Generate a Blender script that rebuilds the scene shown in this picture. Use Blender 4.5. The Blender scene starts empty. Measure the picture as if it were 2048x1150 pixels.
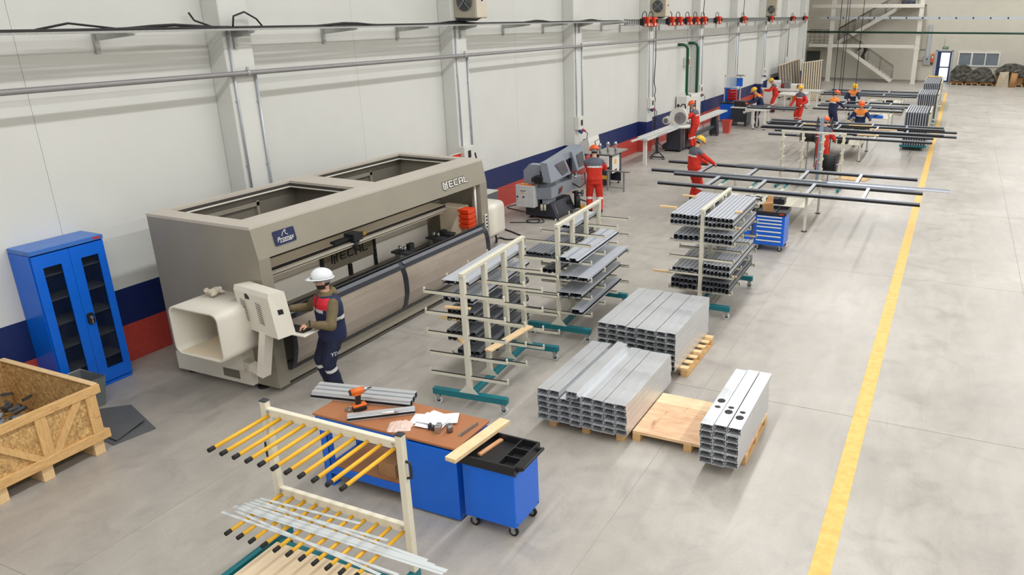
import bpy, bmesh, math, random
from mathutils import Vector, Matrix
random.seed(7)
PI = math.pi
S = bpy.context.scene
COL = S.collection

# ---------------------------------------------------------------- camera, light, exposure
cam = bpy.data.objects.new('camera', bpy.data.cameras.new('camera'))
COL.objects.link(cam); S.camera = cam
cam.location = (10.6, 0.0, 4.8)
cam.rotation_euler = (PI/2 - 0.3479, 0.0, 0.4118)
cam.data.sensor_width = 36.0
cam.data.lens = 1546.0/2048.0*36.0
cam.data.shift_x = (1024.0-1218.5)/2048.0
cam.data.shift_y = (590.0-575.0)/2048.0
cam.data.clip_end = 300
W = bpy.data.worlds.new('daylight'); S.world = W; W.use_nodes = True
W.node_tree.nodes['Background'].inputs[0].default_value = (0.86, 0.93, 1.0, 1)
W.node_tree.nodes['Background'].inputs[1].default_value = 2.2
def strip_light(x, power, z=9.7, y0=-7.5, y1=63, w=0.5, col=(0.985, 0.99, 1.0)):
    l = bpy.data.lights.new('ceiling_lamp_row', 'AREA'); l.shape = 'RECTANGLE'
    l.size = w; l.size_y = y1-y0; l.energy = power; l.color = col
    o = bpy.data.objects.new('ceiling_lamp_row', l); COL.objects.link(o)
    o.location = (x, (y0+y1)/2, z)
    return o
strip_light(7.2, 3000)
strip_light(15.0, 2900)
strip_light(23.0, 2300)
S.view_settings.view_transform = 'Standard'; S.view_settings.look = 'None'
S.view_settings.gamma = 1.0; S.view_settings.use_curve_mapping = False
S.view_settings.exposure = 0.0

# ---------------------------------------------------------------- materials
def lin(c):
    c = c/255.0
    return c/12.92 if c <= 0.04045 else ((c+0.055)/1.055)**2.4
def rgb(r, g, b): return (lin(r), lin(g), lin(b), 1.0)
def mul(c, k): return (min(1, c[0]*k), min(1, c[1]*k), min(1, c[2]*k), 1.0)
MATS = {}
class NT:
    def __init__(s, name):
        s.m = bpy.data.materials.new(name); s.m.use_nodes = True
        s.n = s.m.node_tree.nodes; s.l = s.m.node_tree.links
        s.p = s.n['Principled BSDF']
    def new(s, t, **kw):
        n = s.n.new(t)
        for k, v in kw.items(): setattr(n, k, v)
        return n
    def link(s, a, b): s.l.new(a, b)
    def coord(s, kind='Object', scale=(1, 1, 1), rot=(0, 0, 0)):
        tc = s.new('ShaderNodeTexCoord'); mp = s.new('ShaderNodeMapping')
        s.link(tc.outputs[kind], mp.inputs['Vector']); mp.inputs['Scale'].default_value = scale
        mp.inputs['Rotation'].default_value = rot
        return mp.outputs['Vector']
    def noise(s, vec, scale=5, detail=4, rough=.55, dist=0):
        n = s.new('ShaderNodeTexNoise'); s.link(vec, n.inputs['Vector'])
        n.inputs['Scale'].default_value = scale; n.inputs['Detail'].default_value = detail
        n.inputs['Roughness'].default_value = rough; n.inputs['Distortion'].default_value = dist
        return n.outputs['Fac']
    def ramp(s, fac, stops):
        r = s.new('ShaderNodeValToRGB'); s.link(fac, r.inputs['Fac'])
        e = r.color_ramp.elements
        e[0].position, e[0].color = stops[0]; e[1].position, e[1].color = stops[-1]
        for p, c in stops[1:-1]:
            x = e.new(p); x.color = c
        return r.outputs['Color']
    def mix(s, a, b, fac, mode='MIX'):
        m = s.new('ShaderNodeMix', data_type='RGBA', blend_type=mode)
        for i, v in ((6, a), (7, b)):
            if isinstance(v, tuple): m.inputs[i].default_value = v
            else: s.link(v, m.inputs[i])
        if isinstance(fac, (int, float)): m.inputs[0].default_value = fac
        else: s.link(fac, m.inputs[0])
        return m.outputs[2]
    def bump(s, h, strength=.2, dist=.01):
        b = s.new('ShaderNodeBump'); s.link(h, b.inputs['Height'])
        b.inputs['Strength'].default_value = strength; b.inputs['Distance'].default_value = dist
        s.link(b.outputs['Normal'], s.p.inputs['Normal'])
def mat(name, c, rough=.5, metal=0.0, var=.06, scale=6.0, stretch=(1, 1, 1), bump=0.0, coat=0.0):
    if name in MATS: return MATS[name]
    t = NT(name); c = rgb(*c)
    t.p.inputs['Roughness'].default_value = rough; t.p.inputs['Metallic'].default_value = metal
    if coat: t.p.inputs['Coat Weight'].default_value = coat
    v = t.coord('Object', stretch); f = t.noise(v, scale, 4)
    t.link(t.ramp(f, [(.3, mul(c, 1-var)), (.7, mul(c, 1+var))]), t.p.inputs['Base Color'])
    if bump: t.bump(f, bump, .004)
    MATS[name] = t.m
    return t.m

# ---------------------------------------------------------------- mesh helpers
class MB:
    def __init__(s): s.v = []; s.f = []; s.sm = []
    def add(s, vs, fs, smooth=False):
        o = len(s.v); s.v += [tuple(v) for v in vs]
        for f in fs: s.f.append([i+o for i in f]); s.sm.append(smooth)
        return s
    def box(s, x0, x1, y0, y1, z0, z1):
        if x0 > x1: x0, x1 = x1, x0
        if y0 > y1: y0, y1 = y1, y0
        if z0 > z1: z0, z1 = z1, z0
        return s.add([(x0, y0, z0), (x1, y0, z0), (x1, y1, z0), (x0, y1, z0), (x0, y0, z1), (x1, y0, z1), (x1, y1, z1), (x0, y1, z1)],
                     [(3, 2, 1, 0), (4, 5, 6, 7), (0, 1, 5, 4), (1, 2, 6, 5), (2, 3, 7, 6), (3, 0, 4, 7)])
    def cb(s, cx, cy, cz, sx, sy, sz): return s.box(cx-sx/2, cx+sx/2, cy-sy/2, cy+sy/2, cz-sz/2, cz+sz/2)
    def bb(s, x0, x1, y0, y1, z0, z1, b=.01):
        lo, hi = (x0, y0, z0), (x1, y1, z1); vs = []; idx = {}
        for c in range(8):
            sg = [(c >> k) & 1 for k in range(3)]
            for ax in range(3):
                p = [(hi[k]-b if sg[k] else lo[k]+b) for k in range(3)]
                p[ax] = hi[ax] if sg[ax] else lo[ax]
                idx[(c, ax)] = len(vs); vs.append(p)
        fs = []
        for ax in range(3):
            u, w = (ax+1) % 3, (ax+2) % 3
            for sd in (0, 1):
                q = [(0, 0), (1, 0), (1, 1), (0, 1)]
                f = [idx[((sd << ax) | (a << u) | (d << w), ax)] for a, d in q]
                fs.append(f if sd else f[::-1])
            for a in (0, 1):
                for d in (0, 1):
                    c0 = (a << u) | (d << w); c1 = c0 | (1 << ax)
                    f = [idx[(c0, u)], idx[(c1, u)], idx[(c1, w)], idx[(c0, w)]]
                    fs.append(f if (a ^ d) else f[::-1])
        for c in range(8):
            f = [idx[(c, 0)], idx[(c, 1)], idx[(c, 2)]]
            n = bin(c).count('1')
            fs.append(f if n % 2 else f[::-1])
        return s.add(vs, fs)
    def bar(s, p0, p1, w, h, up=(0, 0, 1)):
        p0 = Vector(p0); p1 = Vector(p1); d = (p1-p0).normalized(); up = Vector(up)
        if abs(d.dot(up)) > .98: up = Vector((0, 1, 0))
        r = d.cross(up).normalized(); u = r.cross(d); vs = []
        for p in (p0, p1):
            for a, b in ((-1, -1), (1, -1), (1, 1), (-1, 1)): vs.append(p+r*(a*w/2)+u*(b*h/2))
        return s.add(vs, [(0, 1, 2, 3), (7, 6, 5, 4), (0, 4, 5, 1), (1, 5, 6, 2), (2, 6, 7, 3), (3, 7, 4, 0)])
    def cyl(s, p0, p1, r, n=12, r2=None, smooth=True):
        p0 = Vector(p0); p1 = Vector(p1); d = (p1-p0).normalized(); r2 = r if r2 is None else r2
        a = d.orthogonal().normalized(); b = d.cross(a); vs = []
        for p, q in ((p0, r), (p1, r2)):
            for i in range(n):
                t = 2*PI*i/n; vs.append(p+(a*math.cos(t)+b*math.sin(t))*q)
        o = len(s.v); s.v += [tuple(v) for v in vs]
        for i in range(n):
            j = (i+1) % n; s.f.append([o+i, o+j, o+n+j, o+n+i]); s.sm.append(smooth)
        s.f.append([o+i for i in range(n)][::-1]); s.sm.append(False)
        s.f.append([o+n+i for i in range(n)]); s.sm.append(False)
        return s
    def tube(s, pts, r, n=6, closed=False):
        P = [Vector(p) for p in pts]; k = len(P); vs = []; a = None
        for i in range(k):
            if closed: d = (P[(i+1) % k]-P[i-1])
            else: d = (P[min(i+1, k-1)]-P[max(i-1, 0)])
            d = d.normalized() if d.length > 1e-9 else Vector((0, 0, 1))
            if a is None: a = d.orthogonal().normalized()
            a = (a-d*a.dot(d)); a = a.normalized() if a.length > 1e-6 else d.orthogonal().normalized()
            b = d.cross(a)
            for j in range(n):
                t = 2*PI*j/n; vs.append(P[i]+(a*math.cos(t)+b*math.sin(t))*r)
        fs = []
        for i in range(k if closed else k-1):
            i2 = (i+1) % k
            for j in range(n):
                j2 = (j+1) % n; fs.append((i*n+j, i*n+j2, i2*n+j2, i2*n+j))
        s.add(vs, fs, True)
        if not closed:
            o = len(s.v)-len(vs)
            s.f.append([o+j for j in range(n)][::-1]); s.sm.append(False)
            s.f.append([o+(k-1)*n+j for j in range(n)]); s.sm.append(False)
        return s
    def prism(s, poly, a0, a1, axis='y', smooth=False):
        n = len(poly); vs = []
        for a in (a0, a1):
            for p, q in poly:
                vs.append({'y': (p, a, q), 'x': (a, p, q), 'z': (p, q, a)}[axis])
        fs = [[i for i in range(n)], [n+i for i in range(n)][::-1]]
        s.add(vs, fs)
        o = len(s.v)-2*n
        for i in range(n):
            j = (i+1) % n; s.f.append([o+i, o+n+i, o+n+j, o+j]); s.sm.append(smooth)
        return s
    def rev(s, prof, n=24, c=(0, 0, 0), sx=1, sy=1):
        k = len(prof); vs = []; fs = []
        for r, z in prof:
            for j in range(n):
                t = 2*PI*j/n; vs.append((c[0]+r*sx*math.cos(t), c[1]+r*sy*math.sin(t), c[2]+z))
        for i in range(k-1):
            for j in range(n):
                j2 = (j+1) % n; fs.append((i*n+j, i*n+j2, (i+1)*n+j2, (i+1)*n+j))
        return s.add(vs, fs, True)
    def ball(s, c, r, n=12, m=8):
        if not isinstance(r, (tuple, list)): r = (r, r, r)
        vs = []; fs = []
        for i in range(m+1):
            ph = PI*i/m
            for j in range(n):
                t = 2*PI*j/n
                vs.append((c[0]+r[0]*math.sin(ph)*math.cos(t), c[1]+r[1]*math.sin(ph)*math.sin(t), c[2]-r[2]*math.cos(ph)))
        for i in range(m):
            for j in range(n):
                j2 = (j+1) % n; fs.append((i*n+j, i*n+j2, (i+1)*n+j2, (i+1)*n+j))
        return s.add(vs, fs, True)
    def xf(s, mtx):
        s.v = [tuple(mtx @ Vector(v)) for v in s.v]; return s
    def merge(s, o):
        k = len(s.v); s.v += o.v; s.f += [[i+k for i in f] for f in o.f]; s.sm += o.sm; return s
    def data(s, name, m, fix=False):
        me = bpy.data.meshes.new(name); me.from_pydata(s.v, [], s.f)
        me.polygons.foreach_set('use_smooth', s.sm)
        if fix:
            bm = bmesh.new(); bm.from_mesh(me); bmesh.ops.remove_doubles(bm, verts=bm.verts, dist=1e-5)
            bmesh.ops.recalc_face_normals(bm, faces=bm.faces); bm.to_mesh(me); bm.free()
        me.materials.append(m); me.update()
        return me
def ob(name, data, parent=None, loc=None, rot=None):
    o = bpy.data.objects.new(name, data); COL.objects.link(o)
    if parent: o.parent = parent
    if loc is not None: o.location = loc
    if rot is not None: o.rotation_euler = rot
    return o
def part(name, mb, m, parent, label=None, fix=True, loc=None, rot=None):
    o = ob(name, mb.data(name, m, fix), parent, loc, rot)
    if label: o['label'] = label
    return o
def tag(o, label=None, cat=None, group=None, kind=None):
    if label: o['label'] = label
    if cat: o['category'] = cat
    if group: o['group'] = group
    if kind: o['kind'] = kind
    return o
def thing(name, label, cat, loc=(0, 0, 0), rz=0.0, group=None):
    o = ob(name, None, None, loc, (0, 0, rz)); o.empty_display_size = .1
    return tag(o, label, cat, group)
def single(name, mb, m, label, cat, loc=(0, 0, 0), rz=0.0, group=None):
    o = part(name, mb, m, None, None, True, loc, (0, 0, rz))
    return tag(o, label, cat, group)
def struct(name, mb, m, label, cat=None, parent=None):
    o = part(name, mb, m, parent)
    if parent is None: tag(o, label, cat or name.split('_')[0], None, 'structure')
    return o
def clone(root, loc=None, rz=None, label=None, group=None):
    r = root.copy(); COL.objects.link(r)
    if loc is not None: r.location = loc
    if rz is not None: r.rotation_euler = (0, 0, rz)
    if label: r['label'] = label
    if group: r['group'] = group
    for ch in list(root.children):
        c = ch.copy(); COL.objects.link(c); c.parent = r
        for g in list(ch.children):
            d = g.copy(); COL.objects.link(d); d.parent = c
    return r
def lettering(name, txt, size, m, parent, loc, rot, ext=.002, sx=1.0, shear=0.0, spacing=1.0):
    cu = bpy.data.curves.new(name, 'FONT'); cu.body = txt; cu.size = size; cu.extrude = ext
    cu.align_x = 'CENTER'; cu.align_y = 'CENTER'; cu.shear = shear; cu.space_character = spacing
    tmp = bpy.data.objects.new('tmp', cu); COL.objects.link(tmp)
    me = bpy.data.meshes.new_from_object(tmp.evaluated_get(bpy.context.evaluated_depsgraph_get()))
    bpy.data.objects.remove(tmp); me.materials.clear(); me.materials.append(m); me.name = name
    o = ob(name, me, parent, loc, rot); o.scale = (sx, 1, 1)
    return tag(o, kind='stuff')
ORD = ['zeroth', 'first', 'second', 'third', 'fourth', 'fifth', 'sixth', 'seventh', 'eighth', 'ninth', 'tenth', 'eleventh', 'twelfth', 'thirteenth', 'fourteenth']

# common materials
cream_steel = mat('cream_painted_steel', (212, 208, 190), .45, 0, .03)
teal_steel = mat('teal_painted_steel', (16, 112, 122), .4, 0, .05)
blue_steel = mat('blue_painted_steel', (0, 102, 218), .35, 0, .04, coat=.1)
black_plastic = mat('black_plastic', (28, 29, 32), .45, 0, .1)
black_rubber = mat('black_rubber', (22, 22, 23), .7, 0, .1)
zinc = mat('zinc_plated_steel', (176, 178, 180), .35, .85, .06)
white_plastic = mat('white_plastic', (226, 224, 218), .4, 0, .02)
dark_steel = mat('charcoal_steel', (52, 55, 60), .5, .1, .08)
# ---------------------------------------------------------------- the hall
def wall_paint(name, base):
    t = NT(name); g = t.new('ShaderNodeNewGeometry'); sp = t.new('ShaderNodeSeparateXYZ')
    t.link(g.outputs['Position'], sp.inputs[0])
    v = t.coord('Object'); f = t.noise(v, 1.3, 5); f2 = t.noise(v, 14, 3)
    wallc = t.ramp(f, [(.35, mul(rgb(*base), .965)), (.65, rgb(*base))])
    def above(z):
        m = t.new('ShaderNodeMath', operation='GREATER_THAN'); t.link(sp.outputs['Z'], m.inputs[0]); m.inputs[1].default_value = z
        return m.outputs[0]
    red = t.ramp(f2, [(.3, rgb(186, 66, 58)), (.75, rgb(198, 78, 68))])
    navy = t.ramp(f2, [(.3, rgb(24, 38, 90)), (.75, rgb(29, 45, 98))])
    c = t.mix(red, navy, above(.56)); c = t.mix(c, wallc, above(1.10))
    t.link(c, t.p.inputs['Base Color']); t.p.inputs['Roughness'].default_value = .42
    t.bump(f2, .08, .003)
    return t.m
paint = wall_paint('cream_wall_paint_with_navy_and_red_bands', (220, 221, 216))
back_paint = mat('grey_cream_back_wall_paint', (206, 202, 188), .6, 0, .03, 1.5)
groove_m = mat('dark_joint_filler', (168, 166, 160), .8)
COLS = [9.18+6.01*k for k in range(-2, 9)]
YEND = 60.3
wl = struct('wall_left', MB().box(-.3, -.035, -8, YEND, 0, 10.5), groove_m, 'long cream hall wall with navy and red bands along the floor', 'wall')
joints = sorted([c for c in COLS]+[c+3.005 for c in COLS if c+3.005 < YEND]+[-8, -3.03+.0, YEND])
joints = [j for i, j in enumerate(joints) if i == 0 or j-joints[i-1] > .3]
for a, b in zip(joints[:-1], joints[1:]):
    part('wall_panel', MB().box(-.035, 0, a+.0025, b-.0025, 0, 10.5), paint, wl)
for c in COLS:
    part('column', MB().bb(0, .35, c-.27, c+.27, 0, 10.5, .012), paint, wl)
alc = struct('wall_alcove', MB().box(-3.2, -3, YEND-.3, 65.2, 0, 10.5).box(-3, -.3, YEND-.3, YEND, 0, 10.5), back_paint, 'side walls of the recess beside the stairs', 'wall')
# back wall with openings
wb = struct('wall_back', MB().box(-3.2, 8.85, 65.2, 65.5, 0, 10.5).box(8.85, 9.92, 65.2, 65.5, 2.26, 10.5).box(9.92, 10.34, 65.2, 65.5, 0, 10.5)
            .box(10.34, 13.1, 65.2, 65.5, 0, 1.25).box(10.34, 13.1, 65.2, 65.5, 2.2, 10.5).box(13.1, 27, 65.2, 65.5, 0, 10.5), back_paint,
            'pale end wall behind the steel stairs and pallets', 'wall')
struct('baseboard_back', MB().box(-3, 8.78, 65.17, 65.2, 0, .12).box(9.98, 27, 65.17, 65.2, 0, .12), mat('grey_skirting', (150, 146, 138), .6), 'low grey skirting along the end wall', 'baseboard')
struct('wall_right', MB().box(27, 27.3, -8, 65.5, 0, 10.5), back_paint, 'right wall of the hall', 'wall')
struct('wall_near', MB().box(-.3, 27.3, -8.3, -8, 0, 10.5), mat('white_near_wall', (232, 232, 230), .6), 'wall of the hall behind the viewer', 'wall')
struct('ceiling', MB().box(-3.2, 27.3, -8.3, 65.5, 10.5, 10.7), mat('pale_ceiling_sheet', (230, 230, 228), .7), 'pale sheet ceiling high over the hall', 'ceiling')
# floor
def concrete():
    t = NT('polished_concrete'); v = t.coord('Object'); g = t.coord('Object', (1, .25, 1), (0, 0, .5))
    big = t.noise(v, .35, 6, .6, .6); mid = t.noise(v, 2.2, 6, .62, .8); fine = t.noise(v, 38, 4, .6); sw = t.noise(g, 3.0, 5, .6, 1.2)
    base = t.ramp(big, [(.3, rgb(164, 156, 146)), (.52, rgb(184, 178, 168)), (.72, rgb(200, 194, 186))])
    c = t.mix(base, t.ramp(mid, [(.32, rgb(150, 145, 138)), (.5, rgb(200, 196, 190)), (.66, rgb(214, 211, 206))]), .55, 'MULTIPLY')
    c = t.mix(c, t.ramp(sw, [(.38, rgb(222, 218, 210)), (.62, rgb(255, 253, 250))]), .45, 'MULTIPLY')
    c = t.mix(c, t.ramp(fine, [(.3, rgb(218, 216, 212)), (.6, rgb(255, 255, 255))]), .35, 'MULTIPLY')
    c = t.mix(c, (1.0, 1.0, 1.0, 1), .12, 'SCREEN')
    t.link(c, t.p.inputs['Base Color'])
    r = t.ramp(mid, [(.3, (.34,)*3+(1,)), (.7, (.52,)*3+(1,))]); t.link(r, t.p.inputs['Roughness'])
    t.bump(fine, .05, .002)
    return t.m
conc = concrete()
fl = struct('floor', MB().box(-3.2, 27.3, -8.3, 72, -.3, -.004), mat('joint_sealant', (166, 162, 156), .8), 'pale polished concrete factory floor with cut joints', 'floor')
JX = [-3.2, -.5, 3.74, 7.98, 12.22, 16.46, 20.7, 27.3]; JY = [-8.3, -2.9]+[3.14+6.07*k for k in range(0, 11)]+[72]
for a, b in zip(JX[:-1], JX[1:]):
    for c, d in zip(JY[:-1], JY[1:]):
        part('floor_slab', MB().box(a+.005, b-.005, c+.005, d-.005, -.05, 0), conc, fl)
def line_paint():
    t = NT('yellow_floor_paint'); v = t.coord('Object'); n = t.noise(v, 9, 5, .6)
    c = t.ramp(n, [(.3, rgb(212, 166, 78)), (.6, rgb(230, 188, 102))])
    t.link(c, t.p.inputs['Base Color']); t.p.inputs['Roughness'].default_value = .5
    return t.m
ln = struct('floor_marking', MB().add([(9.96, 2, .003), (10.15, 2, .003), (10.05, 56.5, .003), (9.89, 56.5, .003), (9.96, 2, 0), (10.15, 2, 0), (10.05, 56.5, 0), (9.89, 56.5, 0)],
            [(0, 1, 2, 3), (7, 6, 5, 4), (0, 4, 5, 1), (1, 5, 6, 2), (2, 6, 7, 3), (3, 7, 4, 0)]), line_paint(), 'straight yellow line painted down the length of the floor', 'marking')
# outside ground beyond the open door
struct('ground_outside', MB().box(4, 16, 65.5, 90, -.3, -.02), mat('snowy_yard', (235, 240, 245), .8), 'bright yard seen through the open door', 'ground')
# ---------------------------------------------------------------- services on the long wall
galv = mat('galvanised_sheet', (176, 178, 176), .4, .45, .1, 20)
cable_black = mat('black_cable_sheath', (24, 24, 26), .5)
conduit_grey = mat('pale_grey_conduit', (188, 194, 202), .35, .3, .04)
pipe_grey = mat('grey_painted_pipe', (150, 148, 148), .4, .2, .05)
red_box_m = mat('red_tap_off_cover', (206, 46, 24), .45, 0, .05)
orange_box_m = mat('orange_tap_off_front', (226, 82, 40), .45, 0, .05)
TZ = 4.58
tr = thing('cable_tray', 'thin cable tray with black cables running along the long wall', 'cable tray', (0, 0, 0))
m = MB()
for x in (.36, .70): m.box(x-.006, x+.006, -8, 24.3, TZ, TZ+.028)
part('side_rails', m, galv, tr)
m = MB()
y = -7.9
while y < 24.2: m.box(.36, .70, y, y+.022, TZ, TZ+.012); y += .16
tag(part('rungs', m, galv, tr), kind='stuff')
for i, (x, r, ph) in enumerate([(.40, .022, .3), (.45, .018, 1.7), (.50, .024, 4.0), (.56, .016, 2.2), (.62, .021, 5.1), (.66, .015, .9)]):
    pts = []; y = -8
    while y <= 24.2:
        bump = .05*max(0, math.sin(y*.9+ph*2))**8 if i in (0, 4) else 0
        pts.append((x+.012*math.sin(y*1.3+ph), y, TZ+.012+r+bump)); y += .35
    part('cable', MB().tube(pts, r, 6), cable_black if i != 3 else mat('grey_cable_sheath', (120, 122, 124), .5), tr)
# wall brackets below the tray
for by in [-1.0, 1.0, 3.0, 5.1, 7.17, 9.11, 11.37, 13.46, 15.2, 17.6, 19.7, 21.25, 23.6]:
    x0 = .35 if min(abs(by-c) for c in COLS) < .3 else 0
    b = MB().box(x0, x0+.045, by-.03, by+.03, TZ-.27, TZ).prism([(x0+.02, TZ-.006), (.80, TZ-.006), (.80, TZ-.03), (x0+.12, TZ-.10), (x0+.02, TZ-.10)], by-.012, by+.012)
    b.box(x0+.02, .82, by-.022, by+.022, TZ-.012, TZ)
    part('bracket', b, galv, tr)
for pts in ([(.5, 9.0, TZ+.05), (.52, 9.02, 4.78), (.5, 9.25, 4.84), (.46, 9.5, 4.74), (.45, 9.62, TZ+.04)],
            [(.1, 8.6, 4.83), (.12, 8.66, 4.72), (.3, 8.8, 4.63), (.45, 9.0, TZ+.05)], [(.42, 6.2, TZ+.05), (.42, 6.6, 4.70), (.42, 7.2, TZ+.05)]):
    P = []
    for a, b in zip(pts[:-1], pts[1:]):
        for k in range(4): P.append(tuple(a[i]+(b[i]-a[i])*k/4 for i in range(3)))
    part('cable', MB().tube(P+[pts[-1]], .014, 6), cable_black, tr)
bus = thing('busbar_ladder', 'upright ladder busbar on the long wall carrying red boxes', 'busbar', (0, 0, 0))
m = MB(); m.box(.56, .64, 24.15, 57.3, 4.645, 4.67); m.box(.56, .64, 24.15, 57.3, 4.47, 4.495)
part('rails', m, galv, bus)
m = MB(); y = 24.15
while y < 57.3: m.box(.57, .62, y, y+.03, 4.49, 4.65); y += .21
tag(part('rungs', m, galv, bus), kind='stuff')
part('backing', MB().box(.565, .575, 24.15, 57.3, 4.49, 4.65), mat('dark_grey_busbar', (158, 158, 154), .5, .2), bus)
for c in COLS:
    if c > 24: part('bracket', MB().box(.35, .56, c-.03, c+.03, 4.45, 4.49).box(.35, .39, c-.03, c+.03, 4.25, 4.5), galv, bus)
y = 25.1
while y < 57:
    if min(abs(y-c) for c in COLS) > .5: part('bracket', MB().box(0, .56, y-.02, y+.02, 4.45, 4.48).box(0, .04, y-.03, y+.03, 4.25, 4.5), galv, bus)
    y += 1.9
names = ['first red tap-off box on the busbar, at the ladder start', 'second red tap-off box, touching the first one'] + ['%s red tap-off box along the busbar, counting from the ladder start' % ORD[k] for k in range(3, 13)]
for k, y0 in enumerate([25.55, 26.15, 28.1, 29.0, 30.1, 31.1, 32.1, 34.2, 38.6, 44.6, 50.7, 54.8]):
    t = thing('tap_off_box', names[k], 'electrical box', (.64, y0, 4.42), 0, 'red tap-off boxes on the busbar')
    part('body', MB().bb(0, .2, 0, .32, 0, .31, .012), red_box_m, t)
    part('front_cover', MB().bb(.2, .225, .02, .3, .02, .29, .006), orange_box_m, t)
    part('switch', MB().cyl((.225, .16, .2), (.26, .16, .2), .04, 10).box(.24, .275, .14, .18, .12, .24), black_plastic, t)
    part('warning_sticker', MB().box(.226, .228, .03, .13, .03, .11).box(.06, .16, -.002, 0, .02, .1), white_plastic, t)
    pts = [(.05, -.12, .16), (.05, -.13, .34), (.06, -.06, .46), (.08, .06, .48), (.1, .14, .42), (.1, .16, .3)]
    part('lead', MB().tube(pts, .014, 6).box(.0, .12, -.18, -.06, .04, .26), cable_black, t)
# long pipe with clamps
pp = thing('wall_pipe', 'long grey pipe clamped along the cream wall below the tray', 'pipe', (0, 0, 0))
part('run', MB().cyl((.46, -8, 3.95), (.46, 51.1, 3.95), .038, 12), pipe_grey, pp)
part('drop', MB().tube([(.46, 51.05, 3.95), (.46, 51.25, 3.93), (.46, 51.28, 3.8), (.46, 51.28, 2.3)], .03, 8), pipe_grey, pp)
for c in COLS:
    if c < 52: part('clamp', MB().box(.35, .46, c-.02, c+.02, 3.935, 3.965).rev([(.05, -.025), (.05, .025)], 12).xf(Matrix.Identity(4)) if False else MB().box(.35, .46, c-.02, c+.02, 3.93, 3.97).cyl((.46, c-.03, 3.95), (.46, c+.03, 3.95), .05, 12).box(.45, .47, c-.02, c+.02, 3.98, 4.04), galv, pp)
# vertical conduits on columns
def vconduit(y, z0, z1, x=.375, r=.017, m=conduit_grey, label=''):
    t = thing('conduit', label, 'conduit', (x, y, 0), 0, 'conduits on the wall columns')
    part('pipe', MB().cyl((0, 0, z0), (0, 0, z1), r, 8), m, t)
    z = z0+.6
    while z < z1-.2: part('clip', MB().box(-.03, .0, -r-.012, r+.012, z-.01, z+.01), galv, t); z += 1.0
    return t
which = ['nearest', 'second', 'third', 'fourth', 'fifth', 'sixth', 'seventh', 'eighth', 'ninth']
for k in range(0, 9):
    c = COLS[k+2]
    vconduit(c-.19, 1.93, 4.58, label='pale conduit down the near edge of the %s wall column in view' % which[k])
    if k < 7: vconduit(c+.22, .9 if k == 0 else 1.75, 3.92, r=.02, label='pale conduit down the far edge of the %s wall column in view' % which[k])
# sockets on the columns
for k in range(1, 7):
    c = COLS[k+2]
    t = thing('socket_box', 'grey socket enclosure with blue outlet on the %s wall column in view' % which[k], 'socket box', (.35, c-.1, 1.5), 0, 'socket boxes on the columns')
    part('enclosure', MB().bb(0, .14, -.2, .2, .08, .46, .01), mat('pale_enclosure', (214, 214, 208), .45), t)
    part('outlet', MB().cyl((.1, -.1, .06), (.2, -.1, .0), .05, 12), mat('blue_outlet', (24, 52, 120), .4), t)
    part('plug', MB().cyl((.1, .1, .06), (.2, .12, .02), .035, 10), mat('red_outlet', (176, 40, 34), .4), t)
    part('switch', MB().box(.14, .155, -.05, .05, .2, .36), black_plastic, t)
    part('lead', MB().tube([(.2, .12, .02), (.26, .14, -.06), (.2, .2, -.25), (.16, .22, -.6), (.15, .24, -1.1), (.2, .28, -1.44)], .012, 6), cable_black, t)
# hanging black cable with a coil on the fourth column
c = COLS[5]
pts = [(.42, c+.27, 4.5), (.43, c+.28, 3.4), (.42, c+.2, 2.5), (.44, c+.3, 2.2), (.43, c+.24, 2.0), (.43, c+.34, 1.85), (.43, c+.25, 1.75), (.43, c+.3, 1.4), (.45, c+.2, .9), (.5, c+.4, .3), (.6, c+.9, .03), (.9, c+1.1, .03)]
single('hanging_cable', MB().tube(pts, .016, 6), cable_black, 'black cable with a small coil hanging down the fourth wall column', 'cable')
pts = [(.42, COLS[3]+.24, 1.75), (.45, COLS[3]+.3, 1.4), (.44, COLS[3]+.28, 1.0), (.5, COLS[3]+.35, .5), (.46, COLS[3]+.3, .04)]
single('hanging_cable', MB().tube(pts, .02, 6), cable_black, 'black cable dropping beside the second wall column behind the profile machine', 'cable')
# unit heaters
heater_m = mat('beige_heater_casing', (178, 172, 152), .5, 0, .03)
for k, c in enumerate([COLS[3], COLS[5], COLS[8]]):
    t = thing('unit_heater', 'beige fan heater box high on the %s wall column in view' % which[[1, 3, 6][k]], 'heater', (.35, c-.15, 4.73), 0, 'fan heaters on the wall')
    part('casing', MB().bb(0, .56, 0, .45, 0, .95, .015), heater_m, t)
    part('side_cover', MB().bb(.56, .575, .015, .435, .015, .935, .006), mat('heater_casing_lit_side', (206, 196, 178), .5), t)  # paler slab paints the light falling on this side of the casing
    part('fan_opening', MB().cyl((.28, -.012, .34), (.28, .02, .34), .2, 28), black_plastic, t)
    m = MB()
    for r in (.06, .09, .12, .15, .18, .205):
        m.tube([(.28+r*math.cos(a*PI/12), -.03, .34+r*math.sin(a*PI/12)) for a in range(24)], .004, 4, True)
    tag(part('grille', m, zinc, t), kind='stuff')
    m = MB()
    for a in (PI/4, 3*PI/4): m.bar((.28-.24*math.cos(a), -.036, .34-.24*math.sin(a)), (.28+.24*math.cos(a), -.036, .34+.24*math.sin(a)), .012, .008, (0, 1, 0))
    part('grille_cross', m, zinc, t)
    part('badge', MB().cyl((.575, .23, .38), (.58, .23, .38), .07, 20), white_plastic, t)
    part('emblem', MB().cyl((.58, .23, .38), (.583, .23, .38), .045, 16), black_plastic, t)
    part('mounting_duct', MB().prism([(0, 0), (.45, 0), (.3, -.06), (.08, -.06)], .05, .4), dark_steel, t)
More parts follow.
